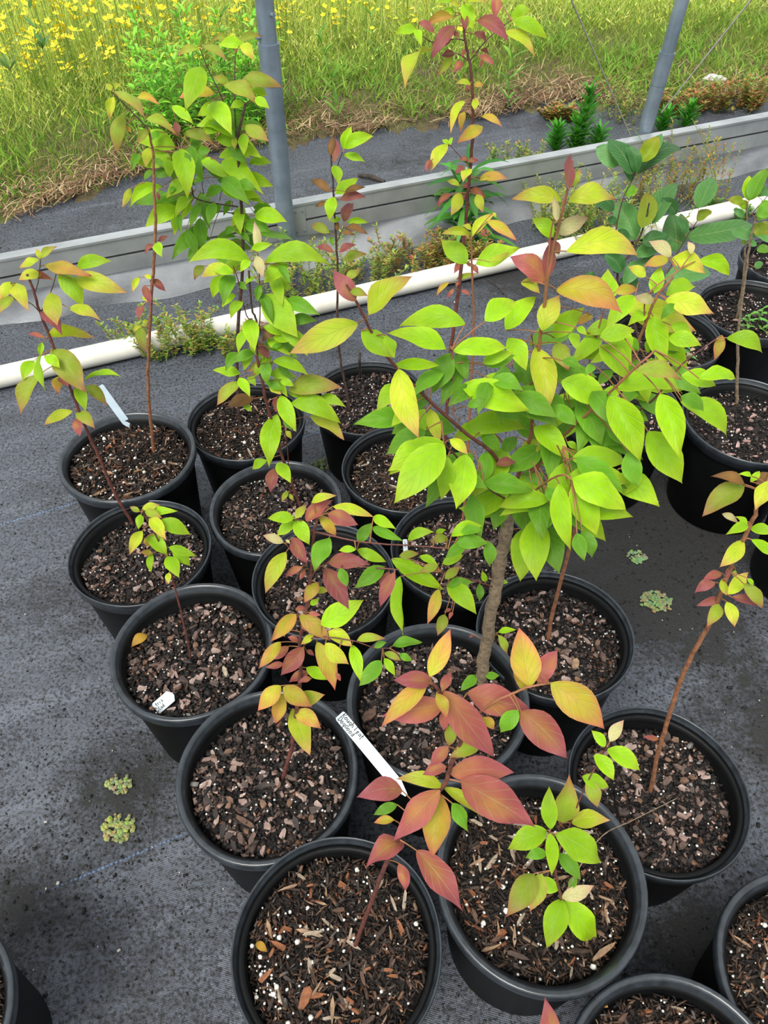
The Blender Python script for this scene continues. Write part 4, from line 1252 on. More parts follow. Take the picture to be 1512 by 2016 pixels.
# ------------------------------------------------------------------ plant tags
GL = {  # single-stroke handwriting, x 0..0.6, y 0..1 (descenders below)
 'R': [[(0, 0), (0.03, 1), (0.4, 0.95), (0.42, 0.62), (0.05, 0.5), (0.5, 0)]],
 'D': [[(0.02, 0), (0, 1), (0.4, 0.85), (0.5, 0.4), (0.3, 0.05), (0.02, 0)]],
 'o': [[(0.25, 0.55), (0.05, 0.4), (0.05, 0.1), (0.25, 0), (0.42, 0.2), (0.38, 0.5), (0.25, 0.55)]],
 'u': [[(0.02, 0.55), (0.05, 0.1), (0.25, 0.0), (0.4, 0.2), (0.42, 0.55)], [(0.42, 0.55), (0.45, 0.0)]],
 'g': [[(0.4, 0.5), (0.15, 0.55), (0.04, 0.25), (0.2, 0.02), (0.4, 0.2), (0.42, 0.5), (0.4, -0.35), (0.15, -0.45), (0.05, -0.3)]],
 'h': [[(0.03, 1), (0.03, 0)], [(0.03, 0.35), (0.25, 0.55), (0.4, 0.4), (0.42, 0)]],
 'l': [[(0.12, 1), (0.1, 0.1), (0.2, 0)]],
 'e': [[(0.05, 0.28), (0.4, 0.32), (0.3, 0.55), (0.08, 0.45), (0.05, 0.15), (0.2, 0), (0.42, 0.08)]],
 'a': [[(0.4, 0.45), (0.2, 0.55), (0.04, 0.3), (0.15, 0.02), (0.38, 0.15), (0.42, 0.5), (0.45, 0)]],
 'f': [[(0.4, 0.9), (0.25, 1), (0.17, 0.8), (0.15, -0.3)], [(0.0, 0.5), (0.35, 0.55)]],
 'w': [[(0, 0.55), (0.12, 0), (0.26, 0.4), (0.4, 0), (0.52, 0.55)]],
 'd': [[(0.38, 0.4), (0.2, 0.52), (0.04, 0.25), (0.18, 0), (0.38, 0.15)], [(0.42, 1), (0.42, 0)]],
 'n': [[(0.04, 0.52), (0.05, 0)], [(0.05, 0.35), (0.25, 0.55), (0.4, 0.4), (0.42, 0)]],
 'r': [[(0.05, 0.52), (0.06, 0)], [(0.06, 0.35), (0.2, 0.52), (0.36, 0.48)]],
 'i': [[(0.1, 0.5), (0.12, 0)]], 't': [[(0.2, 0.9), (0.2, 0.05), (0.32, 0)], [(0.03, 0.6), (0.38, 0.62)]],
 'C': [[(0.45, 0.85), (0.2, 1), (0.02, 0.5), (0.2, 0), (0.46, 0.12)]], 's': [[(0.36, 0.5), (0.1, 0.5), (0.12, 0.3), (0.36, 0.22), (0.3, 0.0), (0.05, 0.05)]],
}


def plant_tag(top, bot, width, label, mat, lines=(), nrm=None, size=0.006, flip=False, start=0.004, offs=(0.0,)):
    top, bot = Vector(top), Vector(bot)
    ax = (bot - top)
    L = ax.length
    t = ax.normalized()
    v = nrm or (CAM - (top + bot) / 2)
    n = (v - t * v.dot(t)).normalized()
    s = n.cross(t).normalized()          # to the reader's upper side when text runs down the tag
    c = (top + bot) / 2
    root = empty('plant_tag', c, label, 'plant tag')
    th, wd = 0.0007, width / 2
    out = [(-L / 2, -wd * 0.8), (-L / 2 + 0.003, -wd), (L * 0.36, -wd), (L / 2, -wd * 0.25), (L / 2, wd * 0.25), (L * 0.36, wd), (-L / 2 + 0.003, wd), (-L / 2, wd * 0.8)]
    vs = [t * a + s * b + n * th for a, b in out] + [t * a + s * b - n * th for a, b in out]
    k = len(out)
    fs = [tuple(range(k)), tuple(range(k, 2 * k))[::-1]] + [(i, k + i, k + (i + 1) % k, (i + 1) % k) for i in range(k)]
    obj('strip', mesh('strip', vs, fs, mat, False), root)
    d = -1 if flip else 1
    V, Fc = [], []
    for txt, o_ in zip(lines, offs):
        x = (-L / 2 + start) * d if not flip else (L / 2 - start) * -1
        if flip: x = -L / 2 + start
        for ch in txt:
            if ch == ' ':
                x += size * 0.35
                continue
            for stroke in GL[ch]:
                pts = []
                for (a, b) in stroke:
                    u = x + a * size
                    q_ = (b - 0.3) * size + o_
                    if flip:
                        pts.append(-t * u - s * q_ * -1 * -1 + n * (th + 0.0003))
                    else:
                        pts.append(t * u - s * q_ * -1 + n * (th + 0.0003))
                v2, f2 = tube_geo(pts, size * 0.075, 5, True, len(V))
                V += v2; Fc += f2
            x += size * 0.62
    if V:
        obj('handwriting', mesh('handwriting', V, Fc, M['ink'], False), root)
    return root


plant_tag(at_z(668, 1407, 0.340), at_z(800, 1566, 0.284), 0.0170, 'white plant tag with handwriting, leaning between pots beside the crimson leaves', M['tag'],
          ('Rough leaf', 'Dogwood'), size=0.0076, start=0.004, offs=(0.0040, -0.0040))
zt = SOILZ['A']
plant_tag(at_y(196, 760, 1.36), at_z(256, 842, zt), 0.0165, 'blank pale blue plant tag standing in the pot beneath the tall bare stem', M['tag_blue'])
zt = SOILZ['G']
g1, g2 = at_z(334, 1372, zt + 0.020), at_z(306, 1396, zt + 0.006)
plant_tag(g2, g1 + (g1 - g2) * 0.25, 0.021, 'short white plant tag with dark scrawl lying at the rim of the seedling pot', M['tag'], ('tris', 'Cad'), size=0.0062, start=0.005, offs=(0.004, -0.0045))
zt = SOILZ['I']
plant_tag(at_z(797, 1062, zt + 0.045), at_z(800, 1105, zt + 0.003), 0.0085, 'narrow white plant tag standing in mulch behind the horizontal red branch', M['tag'], ('inter',), size=0.005, start=0.003, offs=(0.0,))


# ------------------------------------------------------------------ small things in the pots and on the cloth
def dead_leaf(key, x, y, tx, ty, w_, code, label):
    z = SOILZ[key] + 0.012
    B, T = at_z(x, y, z), at_z(tx, ty, z)
    vs, fs, uv, co = leaf_geo(B, T, w_, code, 0.25, random.Random(3))
    c = (B + T) / 2
    o = obj('fallen_leaf', mesh('fallen_leaf', [p_ - c for p_ in vs], fs, M['leaf'], True, co, uv), loc=c)
    tag(o, label, 'leaf')


CODE['Y'] = (S(214, 168, 60), S(170, 110, 40), S(190, 140, 50))
dead_leaf('G', 290, 1250, 258, 1275, 0.019, 'Y', 'crumpled yellow dead leaf on bark mulch at the rim of the seedling pot')
dead_leaf('M', 505, 1855, 527, 1875, 0.010, 'Y', 'small yellow dead leaf on mulch in the crimson dogwood pot')
dead_leaf('P', 1182, 1974, 1198, 1984, 0.010, 'o', 'small orange dead leaf on mulch in the pot beside the pink leaf tip')

# a few chips that stand out by size and colour
for key, (x0, y0), (x1, y1), wd_, col_ in (('M', (590, 1992), (612, 1936), 0.014, 0), ('N', (1165, 1892), (1212, 1855), 0.008, 2), ('G', (438, 1310), (448, 1334), 0.008, 4), ('L', (462, 1606), (502, 1630), 0.010, 1),
                                       ('J', (1130, 1318), (1136, 1296), 0.014, 2), ('K', (712, 1420), (742, 1396), 0.018, 1)):
    z = SOILZ[key] + 0.013
    A_, B_ = at_z(x0, y0, z), at_z(x1, y1, z)
    c = (A_ + B_) / 2 - ROOT[key].location
    t_ = (B_ - A_).normalized(); s_ = t_.cross(Vector((0, 0, 1)))
    L_ = (B_ - A_).length
    rr_ = random.Random(x0)
    k_ = 7
    out = [(math.cos(2 * math.pi * i / k_) * L_ / 2 * rr_.uniform(0.8, 1.1), math.sin(2 * math.pi * i / k_) * wd_ / 2 * rr_.uniform(0.75, 1.15)) for i in range(k_)]
    vs = [t_ * u_ + s_ * v_ + Vector((0, 0, 0.002 + rr_.uniform(-0.001, 0.001))) for u_, v_ in out] + [t_ * u_ + s_ * v_ - Vector((0, 0, 0.003)) for u_, v_ in out]
    fs = [tuple(range(k_))[::-1], tuple(range(k_, 2 * k_))] + [(i, (i + 1) % k_, k_ + (i + 1) % k_, k_ + i) for i in range(k_)]
    obj('bark_chip', mesh('bark_chip', vs, fs, CHIPMAT['f'][col_], False), ROOT[key], c)

# curled wire tie in pot D
z = SOILZ['D'] + 0.012
pts = [at_z(*q_, z) for q_ in ((713, 896), (718, 891), (726, 892), (729, 899), (727, 907), (720, 903))]
c = sum(pts, Vector()) / len(pts)
v, f = tube_geo([a - c for a in smooth_line(pts, 4)], 0.0009, 6)
tag(obj('wire_tie', mesh('wire_tie', v, f, M['wire']), loc=c), 'small curled grey wire tie on dark mulch', 'wire')


def moss(cx, cy, rx, ry, label, n, colr):
    c = at_z(cx, cy, 0)
    V, Fq, C = [], [], []
    r = random.Random(int(cx))
    for i in range(n):
        a, rr = r.uniform(0, 6.28), math.sqrt(r.random()) ** 1.0
        x, y = rx * rr * math.cos(a) * r.uniform(0.6, 1), ry * rr * math.sin(a) * r.uniform(0.6, 1)
        s = r.uniform(0.0025, 0.006)
        z = 0.002 + r.uniform(0, 0.005)
        o_ = len(V)
        V.append((x, y, z + s * 0.6))
        k = 7
        a0 = r.uniform(0, 6)
        for j in range(k):
            an = a0 + 2 * math.pi * j / k
            V.append((x + s * math.cos(an) * r.uniform(0.7, 1.1), y + s * math.sin(an) * r.uniform(0.7, 1.1), z + r.uniform(-0.002, 0.0015)))
        for j in range(k):
            Fq.append((o_, o_ + 1 + j, o_ + 1 + (j + 1) % k))
        cc = tuple(q_ * r.uniform(0.6, 1.2) for q_ in colr)
        C += [cc] * (k + 1)
    o = obj('moss_patch', mesh('moss_patch', V, Fq, M['moss'], False, C), loc=(c.x, c.y, 0), kind=None)
    tag(o, label, 'moss', 'moss patches on the cloth')


moss(236, 1545, 0.030, 0.022, 'thin strip of pale moss on the dirt stain beside the pots', 60, S(150, 156, 108))
moss(236, 1630, 0.036, 0.030, 'rounded clump of yellow-green moss at the edge of the dirt stain', 110, S(158, 164, 100))
moss(1290, 1186, 0.040, 0.030, 'dense rounded moss clump above the blue marker thread', 130, S(142, 152, 104))
moss(1253, 1098, 0.028, 0.022, 'small pale moss rosette on bare dark dirt', 60, S(140, 162, 112))
moss(552, 905, 0.020, 0.03, 'small moss patch in the gap between black pots', 40, S(130, 150, 96))
moss(630, 918, 0.024, 0.03, 'pale moss crumbs beneath the slender dogwood pot', 45, S(140, 156, 110))

# scattered grit and perlite on the cloth
r = np.random.RandomState(5)
V, C = [], []
for i in range(6500):
    x, y = r.uniform(-1.4, 1.7), r.uniform(0.1, 2.9)
    if i % 3 == 0:
        cx, cy = ((0.6, 1.1), (0.7, 0.75), (-0.5, 0.58), (-0.62, 0.38), (0.55, 0.3))[r.randint(5)]
        x, y = cx + r.normal(0, 0.14), cy + r.normal(0, 0.14)
    d = r.uniform(0.0008, 0.0026) * (1.8 if r.uniform() < 0.06 else 1)
    V += chip_geo(np.array((x, y, d * 0.4)), r.uniform(0, 6.28), 0, 0, d * r.uniform(1, 3), d * 1.5, d, r)
    C += [np.array(S(*((190, 188, 180) if r.uniform() < 0.03 else (34, 32, 30) if r.uniform() < 0.85 else (76, 68, 60))))] * 8
V = np.array(V)
Fq = (Q8[None] + 8 * np.arange(len(V) // 8)[:, None, None]).reshape(-1, 4)
tag(obj('scattered_grit', fast_mesh('scattered_grit', V, [Fq], M['mulch'], np.array(C)), kind='stuff'), 'fine grit and perlite crumbs scattered over the black cloth', 'grit')


# ------------------------------------------------------------------ meadow
def blades(name, X, Y, Z0, h, wd, lean, pal, mat, label, cat, droop=0.5, segs=3):
    n = len(X)
    r = nrs
    an = r.uniform(0, 2 * np.pi, n)
    la = r.uniform(0, 2 * np.pi, n)
    lx, ly = np.cos(la) * lean * h, np.sin(la) * lean * h
    wx, wy = np.cos(an) * wd / 2, np.sin(an) * wd / 2
    rows = []
    for k in range(segs):
        t = k / segs
        cx, cy = X + lx * t ** 1.7, Y + ly * t ** 1.7
        cz = Z0 + h * (t - droop * lean * t * t * 0.4)
        ww = 1 - 0.5 * t
        rows.append(np.stack([cx - wx * ww, cy - wy * ww, cz], -1))
        rows.append(np.stack([cx + wx * ww, cy + wy * ww, cz], -1))
    rows.append(np.stack([X + lx, Y + ly, Z0 + h * (1 - droop * lean * 0.4)], -1))
    nv = 2 * segs + 1
    V = np.stack(rows, 1).reshape(-1, 3)
    b = np.arange(n)[:, None] * nv
    quads = np.concatenate([b + np.array([2 * k, 2 * k + 1, 2 * k + 3, 2 * k + 2]) for k in range(segs - 1)], 0) if segs > 1 else None
    tris = b + np.array([2 * segs - 2, 2 * segs - 1, 2 * segs])
    pal = np.array([S(*c_) for c_ in pal])
    c = pal[r.randint(0, len(pal), n)] * r.uniform(0.75, 1.25, (n, 1))
    C = np.repeat(c, nv, 0)
    me = fast_mesh(name, V, [quads, tris] if quads is not None else [tris], mat, C, True)
    return tag(obj(name, me, kind='stuff'), label, cat)


def sample(n, s0, s1, xl=-5.0, xr=5.0, dens=None):
    """points of the meadow inside the view wedge, s = distance behind the cloth edge"""
    out = np.zeros((0, 3))
    while len(out) < n:
        y = np.sqrt(nrs.uniform(2.2 ** 2, 9 ** 2, 4 * n))
        x = nrs.uniform(-1, 1, 4 * n) * (0.66 * y + 1.3)
        s = y - edge_y(x)
        ok = (s > s0) & (s < s1) & (x > xl) & (x < xr)
        if dens is not None:
            ok &= nrs.uniform(0, 1, len(x)) < dens(x, y, s)
        out = np.concatenate([out, np.stack([x, y, s], -1)[ok]])
    return out[:n].T


def patch(x, y, f, a=0.0):
    return 0.5 + 0.25 * np.sin(x * f + a) * np.cos(y * f * 1.3 + 2 * a) + 0.25 * np.sin(x * f * 2.3 + 1 + a) * np.sin(y * f * 1.9 + a)


PG = [(204, 222, 92), (218, 230, 108), (188, 214, 86), (228, 232, 128), (232, 230, 146), (172, 206, 76)]
right = lambda x, y: np.clip((x - 0.5) / 0.8, 0, 1)
X, Y, s = sample(130000, 0.4, 6, dens=lambda x, y, s: (1 - 0.75 * right(x, y) * (s < 0.9)) * np.clip((s - 0.4) / 0.6, 0.1, 1) / (1 + 0.12 * (y - 3.5)))
h = nrs.uniform(0.12, 0.42, len(X)) * np.clip(0.18 + s * 0.5, 0.2, 1) * (1 - 0.35 * right(X, Y))
blades('tall_grass', X, Y, 0.04, h, nrs.uniform(0.0014, 0.0034, len(X)), nrs.uniform(0.2, 1.1, len(X)), PG, M['grass'], 'tall yellow-green meadow grass behind the cloth', 'grass')
# fine leaflets and seed heads carried by the tall grass
GXY = (X, Y, h)
t_ = nrs.uniform(0.35, 1.0, len(X))
xx, yy, zz = X + nrs.normal(0, 0.03, len(X)), Y + nrs.normal(0, 0.03, len(X)), 0.04 + h * t_ * 0.9
blades('meadow_leaflets', xx, yy, zz, nrs.uniform(0.010, 0.026, len(X)), nrs.uniform(0.004, 0.009, len(X)), nrs.uniform(0.6, 1.8, len(X)), PG + [(226, 214, 90), (150, 190, 60)], M['grass'],
       'fine leaflets and seed heads filling the tall meadow grass', 'grass', segs=2)
PS = [(116, 160, 52), (134, 172, 62), (152, 178, 74), (102, 146, 50), (172, 174, 92), (160, 146, 96)]
X, Y, s = sample(112000, -0.02, 1.3, dens=lambda x, y, s: np.clip(1.25 * patch(x, y, 5) - 0.1 + 0.35 * (x < -0.6), 0.12, 1) * np.clip((s + 0.05) / 0.3, 0.3, 1))
blades('short_grass', X, Y, 0.01 + 0.05 * np.clip(s / 0.5, 0, 1), nrs.uniform(0.015, 0.075, len(X)) * np.clip(0.45 + s, 0.45, 1.2), nrs.uniform(0.0015, 0.0038, len(X)), nrs.uniform(0.2, 1.0, len(X)), PS,
       M['grass'], 'short green grass and low weeds growing over the cloth edge', 'grass', segs=2)
# broad small leaves of low weeds
X, Y, s = sample(22000, 0.05, 1.5, dens=lambda x, y, s: np.clip(1.6 * patch(x, y, 4, 2) - 0.55, 0.0, 1))
blades('low_weeds', X, Y, 0.02 + 0.05 * np.clip(s / 0.5, 0, 1), nrs.uniform(0.02, 0.08, len(X)), nrs.uniform(0.005, 0.011, len(X)), nrs.uniform(0.5, 1.4, len(X)),
       [(116, 166, 58), (134, 178, 64), (156, 186, 72), (150, 160, 76)], M['grass'], 'low broad-leaved weeds mixed into the short grass', 'weeds', segs=2)
# dry straw lying along the edge
n = 15000
x = nrs.uniform(-3.4, 3.6, n)
s = np.abs(nrs.normal(0, 0.16, n)) - 0.05 + 0.10 * patch(x, x, 9)
keep = nrs.uniform(0, 1, n) < np.clip(patch(x * 1.1, s, 4.5, 1.3) * 1.7 - 0.2 + 0.3 * (x < -0.9), 0.10, 1)
x, s = x[keep], s[keep]
y = edge_y(x) + s
n = len(x)
an = nrs.uniform(0, np.pi, n); l = nrs.uniform(0.03, 0.13, n); wd = nrs.uniform(0.0007, 0.0020, n)
dx, dy = np.cos(an) * l / 2, np.sin(an) * l / 2
px_, py_ = -np.sin(an) * wd, np.cos(an) * wd
z0 = 0.012 + 0.05 * np.clip(s / 0.5, 0, 1) + nrs.uniform(0, 0.03, n); z1 = z0 + nrs.normal(0, 0.012, n)
V = np.stack([np.stack([x - dx - px_, y - dy - py_, z0], -1), np.stack([x - dx + px_, y - dy + py_, z0 + 0.001], -1), np.stack([x, y, (z0 + z1) / 2 + 0.006], -1) + np.stack([px_, py_, 0 * x], -1),
              np.stack([x + dx, y + dy, z1], -1), np.stack([x, y, (z0 + z1) / 2 + 0.006], -1) - np.stack([px_, py_, 0 * x], -1)], 1).reshape(-1, 3)
b = np.arange(n)[:, None] * 5
Fq = [b + np.array([0, 4, 2, 1]), b + np.array([4, 3, 2])]
pal = np.array([S(*c_) for c_ in [(170, 142, 104), (140, 112, 82), (190, 166, 128), (106, 82, 62), (134, 94, 72)]])
C = np.repeat(pal[nrs.randint(0, 5, n)] * nrs.uniform(0.8, 1.2, (n, 1)), 5, 0)
tag(obj('dry_straw', fast_mesh('dry_straw', V, Fq, M['straw'], C), kind='stuff'), 'dry tan straw matted along the ragged edge of the cloth', 'straw')


# yellow flowers
def flower_mesh(i):
    r = random.Random(40 + i)
    h = 0.0
    vs, fs, mi = [], [], []
    heads = [(0, 0, 0)] + [(r.uniform(-0.03, 0.03), r.uniform(-0.03, 0.03), r.uniform(-0.035, 0.0)) for _ in range(r.randint(0, 2))]
    for hx, hy, hz in heads:
        v, f = tube_geo([(hx * 0.2, hy * 0.2, -0.22), (hx * 0.6, hy * 0.6, hz - 0.08), (hx, hy, hz)], 0.0011, 4, False, len(vs))
        vs += v; fs += f; mi += [1] * len(f)
        o_ = len(vs)
        vs.append(Vector((hx, hy, hz)))
        R_ = r.uniform(0.013, 0.019)
        tilt = Vector((r.uniform(-0.4, 0.4), r.uniform(-0.6, 0.1), 1)).normalized()
        e1 = tilt.orthogonal().normalized(); e2 = tilt.cross(e1)
        for k in range(5):
            for da, rr, zz in ((-0.5, 0.75, 0.25), (0, 1.0, 0.35), (0.5, 0.75, 0.25)):
                a = 2 * math.pi * k / 5 + da
                vs.append(Vector((hx, hy, hz)) + (e1 * math.cos(a) + e2 * math.sin(a)) * R_ * rr + tilt * R_ * zz)
            q0 = o_ + 1 + 3 * k
            fs += [(o_, q0, q0 + 1), (o_, q0 + 1, q0 + 2)]
            mi += [0, 0]
    return mesh('meadow_flower', vs, fs, [M['petal'], M['wstem']], True, mi=mi)


FM = [flower_mesh(i) for i in range(7)]
fr = random.Random(99)
placed = 0
stuffV = []
while placed < 430:
    X, Y = fr.uniform(-10, 1512), fr.uniform(-60, 250)
    dl = math.exp(-((X - 120) / 330) ** 2) * 1.0 + math.exp(-((X - 620) / 260) ** 2) * 0.75 + 0.10
    dl *= 1.0 if Y < 130 else max(0.08, 1 - (Y - 130) / 110)
    if X > 1000: dl *= 0.7 if Y < 60 else 0.12
    if 270 < X < 540 and Y > 130: dl *= 0.12
    if fr.random() > dl: continue
    z = fr.uniform(0.27, 0.46)
    p_ = at_z(X, Y, z)
    s_ = p_.y - float(edge_y(p_.x))
    if s_ < 0.35: continue
    if s_ < 0.8:
        z = fr.uniform(0.16, 0.28); p_ = at_z(X, Y, z)
        if p_.y - float(edge_y(p_.x)) < 0.35: continue
    o = obj('meadow_flower', FM[fr.randrange(7)], None, p_)
    sc = fr.uniform(0.75, 1.25)
    o.scale = (sc, sc, max(0.8, z / 0.22))
    o.rotation_euler = (0, 0, fr.uniform(0, 6.28))
    placed += 1
    if placed <= 290:
        tag(o, 'small bright yellow flower on a thin stem in the meadow grass', 'flower', 'yellow meadow flowers')
    else:
        stuffV.append((o.matrix_basis.copy(), o.data))
        bpy.data.objects.remove(o)
V, Fc, MI = [], [], []
for mtx, me in stuffV:
    o_ = len(V)
    V += [mtx @ v.co for v in me.vertices]
    for pg in me.polygons:
        Fc.append(tuple(o_ + i for i in pg.vertices)); MI.append(pg.material_index)
tag(obj('distant_flowers', mesh('distant_flowers', V, Fc, [M['petal'], M['wstem']], True, mi=MI), kind='stuff'), 'further yellow flowers dotted through the meadow', 'flowers')


# ------------------------------------------------------------------ leafy weeds
def lance(B, d, L, W, droop, col, r, vs, fs, co):
    """lanceolate leaf: B base, d horizontal-ish direction"""
    d = d.normalized()
    s = d.cross(Vector((0, 0, 1)))
    s = s.normalized() if s.length > 1e-4 else Vector((1, 0, 0))
    o_ = len(vs)
    us = [0, 0.2, 0.45, 0.7, 0.88, 1]
    for u in us:
        P = B + d * (L * u) - Vector((0, 0, droop * L * u * u))
        hw = W / 2 * math.sin(math.pi * min(1, u * 0.92 + 0.06)) ** 0.8
        for k in (-1, 0, 1):
            vs.append(P + s * (hw * k) + Vector((0, 0, abs(k) * hw * 0.35)))
            co.append(tuple(q_ * (1.0 if k else 1.15) for q_ in col))
    for i in range(len(us) - 1):
        for k in range(2):
            a = o_ + i * 3 + k
            fs.append((a, a + 1, a + 4, a + 3))


def weed(name, base, H, nl, L, W, cols, droop, label, cat, group=None, lean=0.1, parts=False, start=0.1, upward=0.4, seed=0, stemr=0.0025, topden=1.0):
    r = random.Random(seed)
    base = Vector(base)
    root = empty(name, base, label, cat, group)
    tip = Vector((r.gauss(0, lean) * H, r.gauss(0, lean) * H, H))
    line = smooth_line([Vector(), tip * 0.5 + Vector((r.gauss(0, 0.02) * H, r.gauss(0, 0.02) * H, 0)), tip], 4)
    v, f = tube_geo(line, [stemr * (1 - 0.6 * i / (len(line) - 1)) for i in range(len(line))], 5)
    obj('stem', mesh('stem', v, f, M['wstem']), root)
    V, Fc, C = [], [], []
    for i in range(nl):
        t = start + (1 - start) * (i / max(1, nl - 1)) ** (1 / topden)
        j = min(len(line) - 1, int(t * (len(line) - 1)))
        B = line[j]
        a = i * 2.4 + r.uniform(-0.3, 0.3)
        d = Vector((math.cos(a), math.sin(a), upward + 0.9 * max(0, t - 0.75) * 4 * upward))
        c = tuple(q_ * r.uniform(0.8, 1.2) for q_ in S(*r.choice(cols)))
        ll = L * r.uniform(0.7, 1.15) * (1 - 0.45 * max(0, t - 0.6))
        if parts:
            V, Fc, C = [], [], []
        lance(B, d, ll, W * r.uniform(0.8, 1.2), droop * r.uniform(0.6, 1.4), c, r, V, Fc, C)
        if parts:
            obj('leaf', mesh('leaf', V, Fc, M['weed'], True, C), root)
    if not parts:
        obj('foliage', mesh('foliage', V, Fc, M['weed'], True, C), root)
    return root


BG = [(130, 198, 56), (146, 208, 66), (112, 184, 50), (156, 214, 80)]
wr = random.Random(4)
# the bright clump behind the tall lime dogwood
for i in range(46):
    X, Y = wr.uniform(285, 540), wr.uniform(215, 320)
    b_ = at_z(X, Y, 0.04)
    if b_.y - float(edge_y(b_.x)) < 0.1: b_.y = float(edge_y(b_.x)) + 0.15
    weed('leafy_weed', b_, wr.uniform(0.26, 0.46), 26, 0.075, 0.014, BG, 0.35, 'bright green leafy weed stalk in the dense clump behind the tall lime dogwood', 'weed', 'bright green weed clump in the meadow',
         seed=i, start=0.15, upward=0.7, lean=0.08)
# two tall greyish weeds at the meadow's edge
for i, (X, Y, z) in enumerate(((112, 190, 0.52), (58, 205, 0.44))):
    b_ = at_z(X + 10, Y + 40, 0.04)
    weed('tall_weed', b_, z, 14, 0.10, 0.018, [(100, 140, 76), (120, 156, 84)], 0.1, 'tall weed with a whorl of narrow leaves, among the yellow flowers', 'weed', 'tall weeds among the flowers', seed=60 + i, start=0.5, upward=1.0,
         parts=True, topden=0.5)
for i, (X, Y, z) in enumerate(((455, 60, 0.5), (745, 40, 0.62), (1000, 120, 0.3), (670, 150, 0.34))):
    b_ = at_z(X, Y + 90, 0.04)
    weed('meadow_weed', b_, z, 22, 0.09, 0.015, [(96, 150, 50), (118, 166, 60)], 0.2, ('slim green weed stalk standing in the flowering grass', 'dark green weed tuft beside the tall reddish dogwood', 'short weed among grass between the post and the cable', 'small weed in the short grass behind the slender dogwood')[i],
         'weed', 'single weeds in the meadow', seed=80 + i, upward=0.8)
# spiky dark green weeds on the outer cloth
for i, (X, Y, H, nl) in enumerate(((1139, 296, 0.23, 60), (1092, 302, 0.10, 34), (1172, 300, 0.08, 26), (1300, 264, 0.08, 30), (1345, 256, 0.09, 30), (1128, 300, 0.12, 30))):
    b_ = at_z(X, Y, 0.0)
    weed('spiky_weed', b_, H, int(nl * 2.2), 0.085, 0.013, [(76, 152, 40), (90, 166, 48), (62, 132, 36)], 0.25,
         ('tall spiky dark green weed growing behind the low wall', 'short spiky green weed beside the tall spiky one, behind the low wall', 'short spiky green weed beside the tall spiky one, behind the low wall', 'low spiky green tuft next to the post with cables',
          'low spiky green tuft next to the post with cables', 'short spiky green weed beside the tall spiky one, behind the low wall')[i], 'weed', 'spiky weeds behind the low wall', seed=100 + i, start=0.05, upward=1.15, lean=0.05)
# broad-leaved weed against the film
weed('broadleaf_weed', wall_pt(s_of(905, 455, 0.0), 0.10, 0), 0.27, 34, 0.20, 0.027, [(64, 124, 40), (78, 142, 48), (54, 106, 38)], 0.55, 'large green weed with long drooping leaves against the plastic film', 'weed', seed=130, parts=True, start=0.1, upward=0.45, stemr=0.004)
weed('broadleaf_weed', wall_pt(s_of(870, 440, 0.0), 0.09, 0), 0.22, 16, 0.15, 0.022, [(70, 132, 42), (84, 150, 50)], 0.5, 'smaller drooping green weed beside the large one on the film', 'weed', seed=131, parts=True, start=0.2, upward=0.5, stemr=0.003)


def wispy(name, base, H, nst, spread, cols, label, group, seed, leafl=0.016, leafw=0.0055, dens=34):
    """tangle of fine upright stems set with tiny leaves"""
    r = random.Random(seed)
    root = empty(name, base, label, 'weed', group)
    sv, sf = [], []
    V, Fc, C = [], [], []
    for i in range(nst):
        a = r.uniform(0, 6.28); rr = spread * math.sqrt(r.random())
        b0 = Vector((rr * math.cos(a), rr * math.sin(a) * 0.5, 0))
        hh = H * r.uniform(0.45, 1.0)
        tip = b0 + Vector((r.gauss(0, 0.35) * hh, r.gauss(0, 0.25) * hh, hh))
        line = smooth_line([b0, b0.lerp(tip, 0.5) + Vector((r.gauss(0, 0.05), r.gauss(0, 0.05), 0)) * hh * 2, tip], 4)
        v, f = tube_geo(line, 0.0008, 4, False, len(sv))
        sv += v; sf += f
        for k in range(dens):
            t = 0.12 + 0.88 * k / dens
            q_ = t * (len(line) - 1); j = min(int(q_), len(line) - 2)
            B = line[j].lerp(line[j + 1], q_ - j)
            an = r.uniform(0, 6.28)
            d = Vector((math.cos(an), math.sin(an), 0.5))
            c = tuple(x * r.uniform(0.75, 1.2) for x in S(*r.choice(cols)))
            lance(B, d, leafl * r.uniform(0.6, 1.3), leafw, 0.1, c, r, V, Fc, C)
    obj('stems', mesh('stems', sv, sf, M['wstem']), root)
    obj('foliage', mesh('foliage', V, Fc, M['weed'], True, C), root)


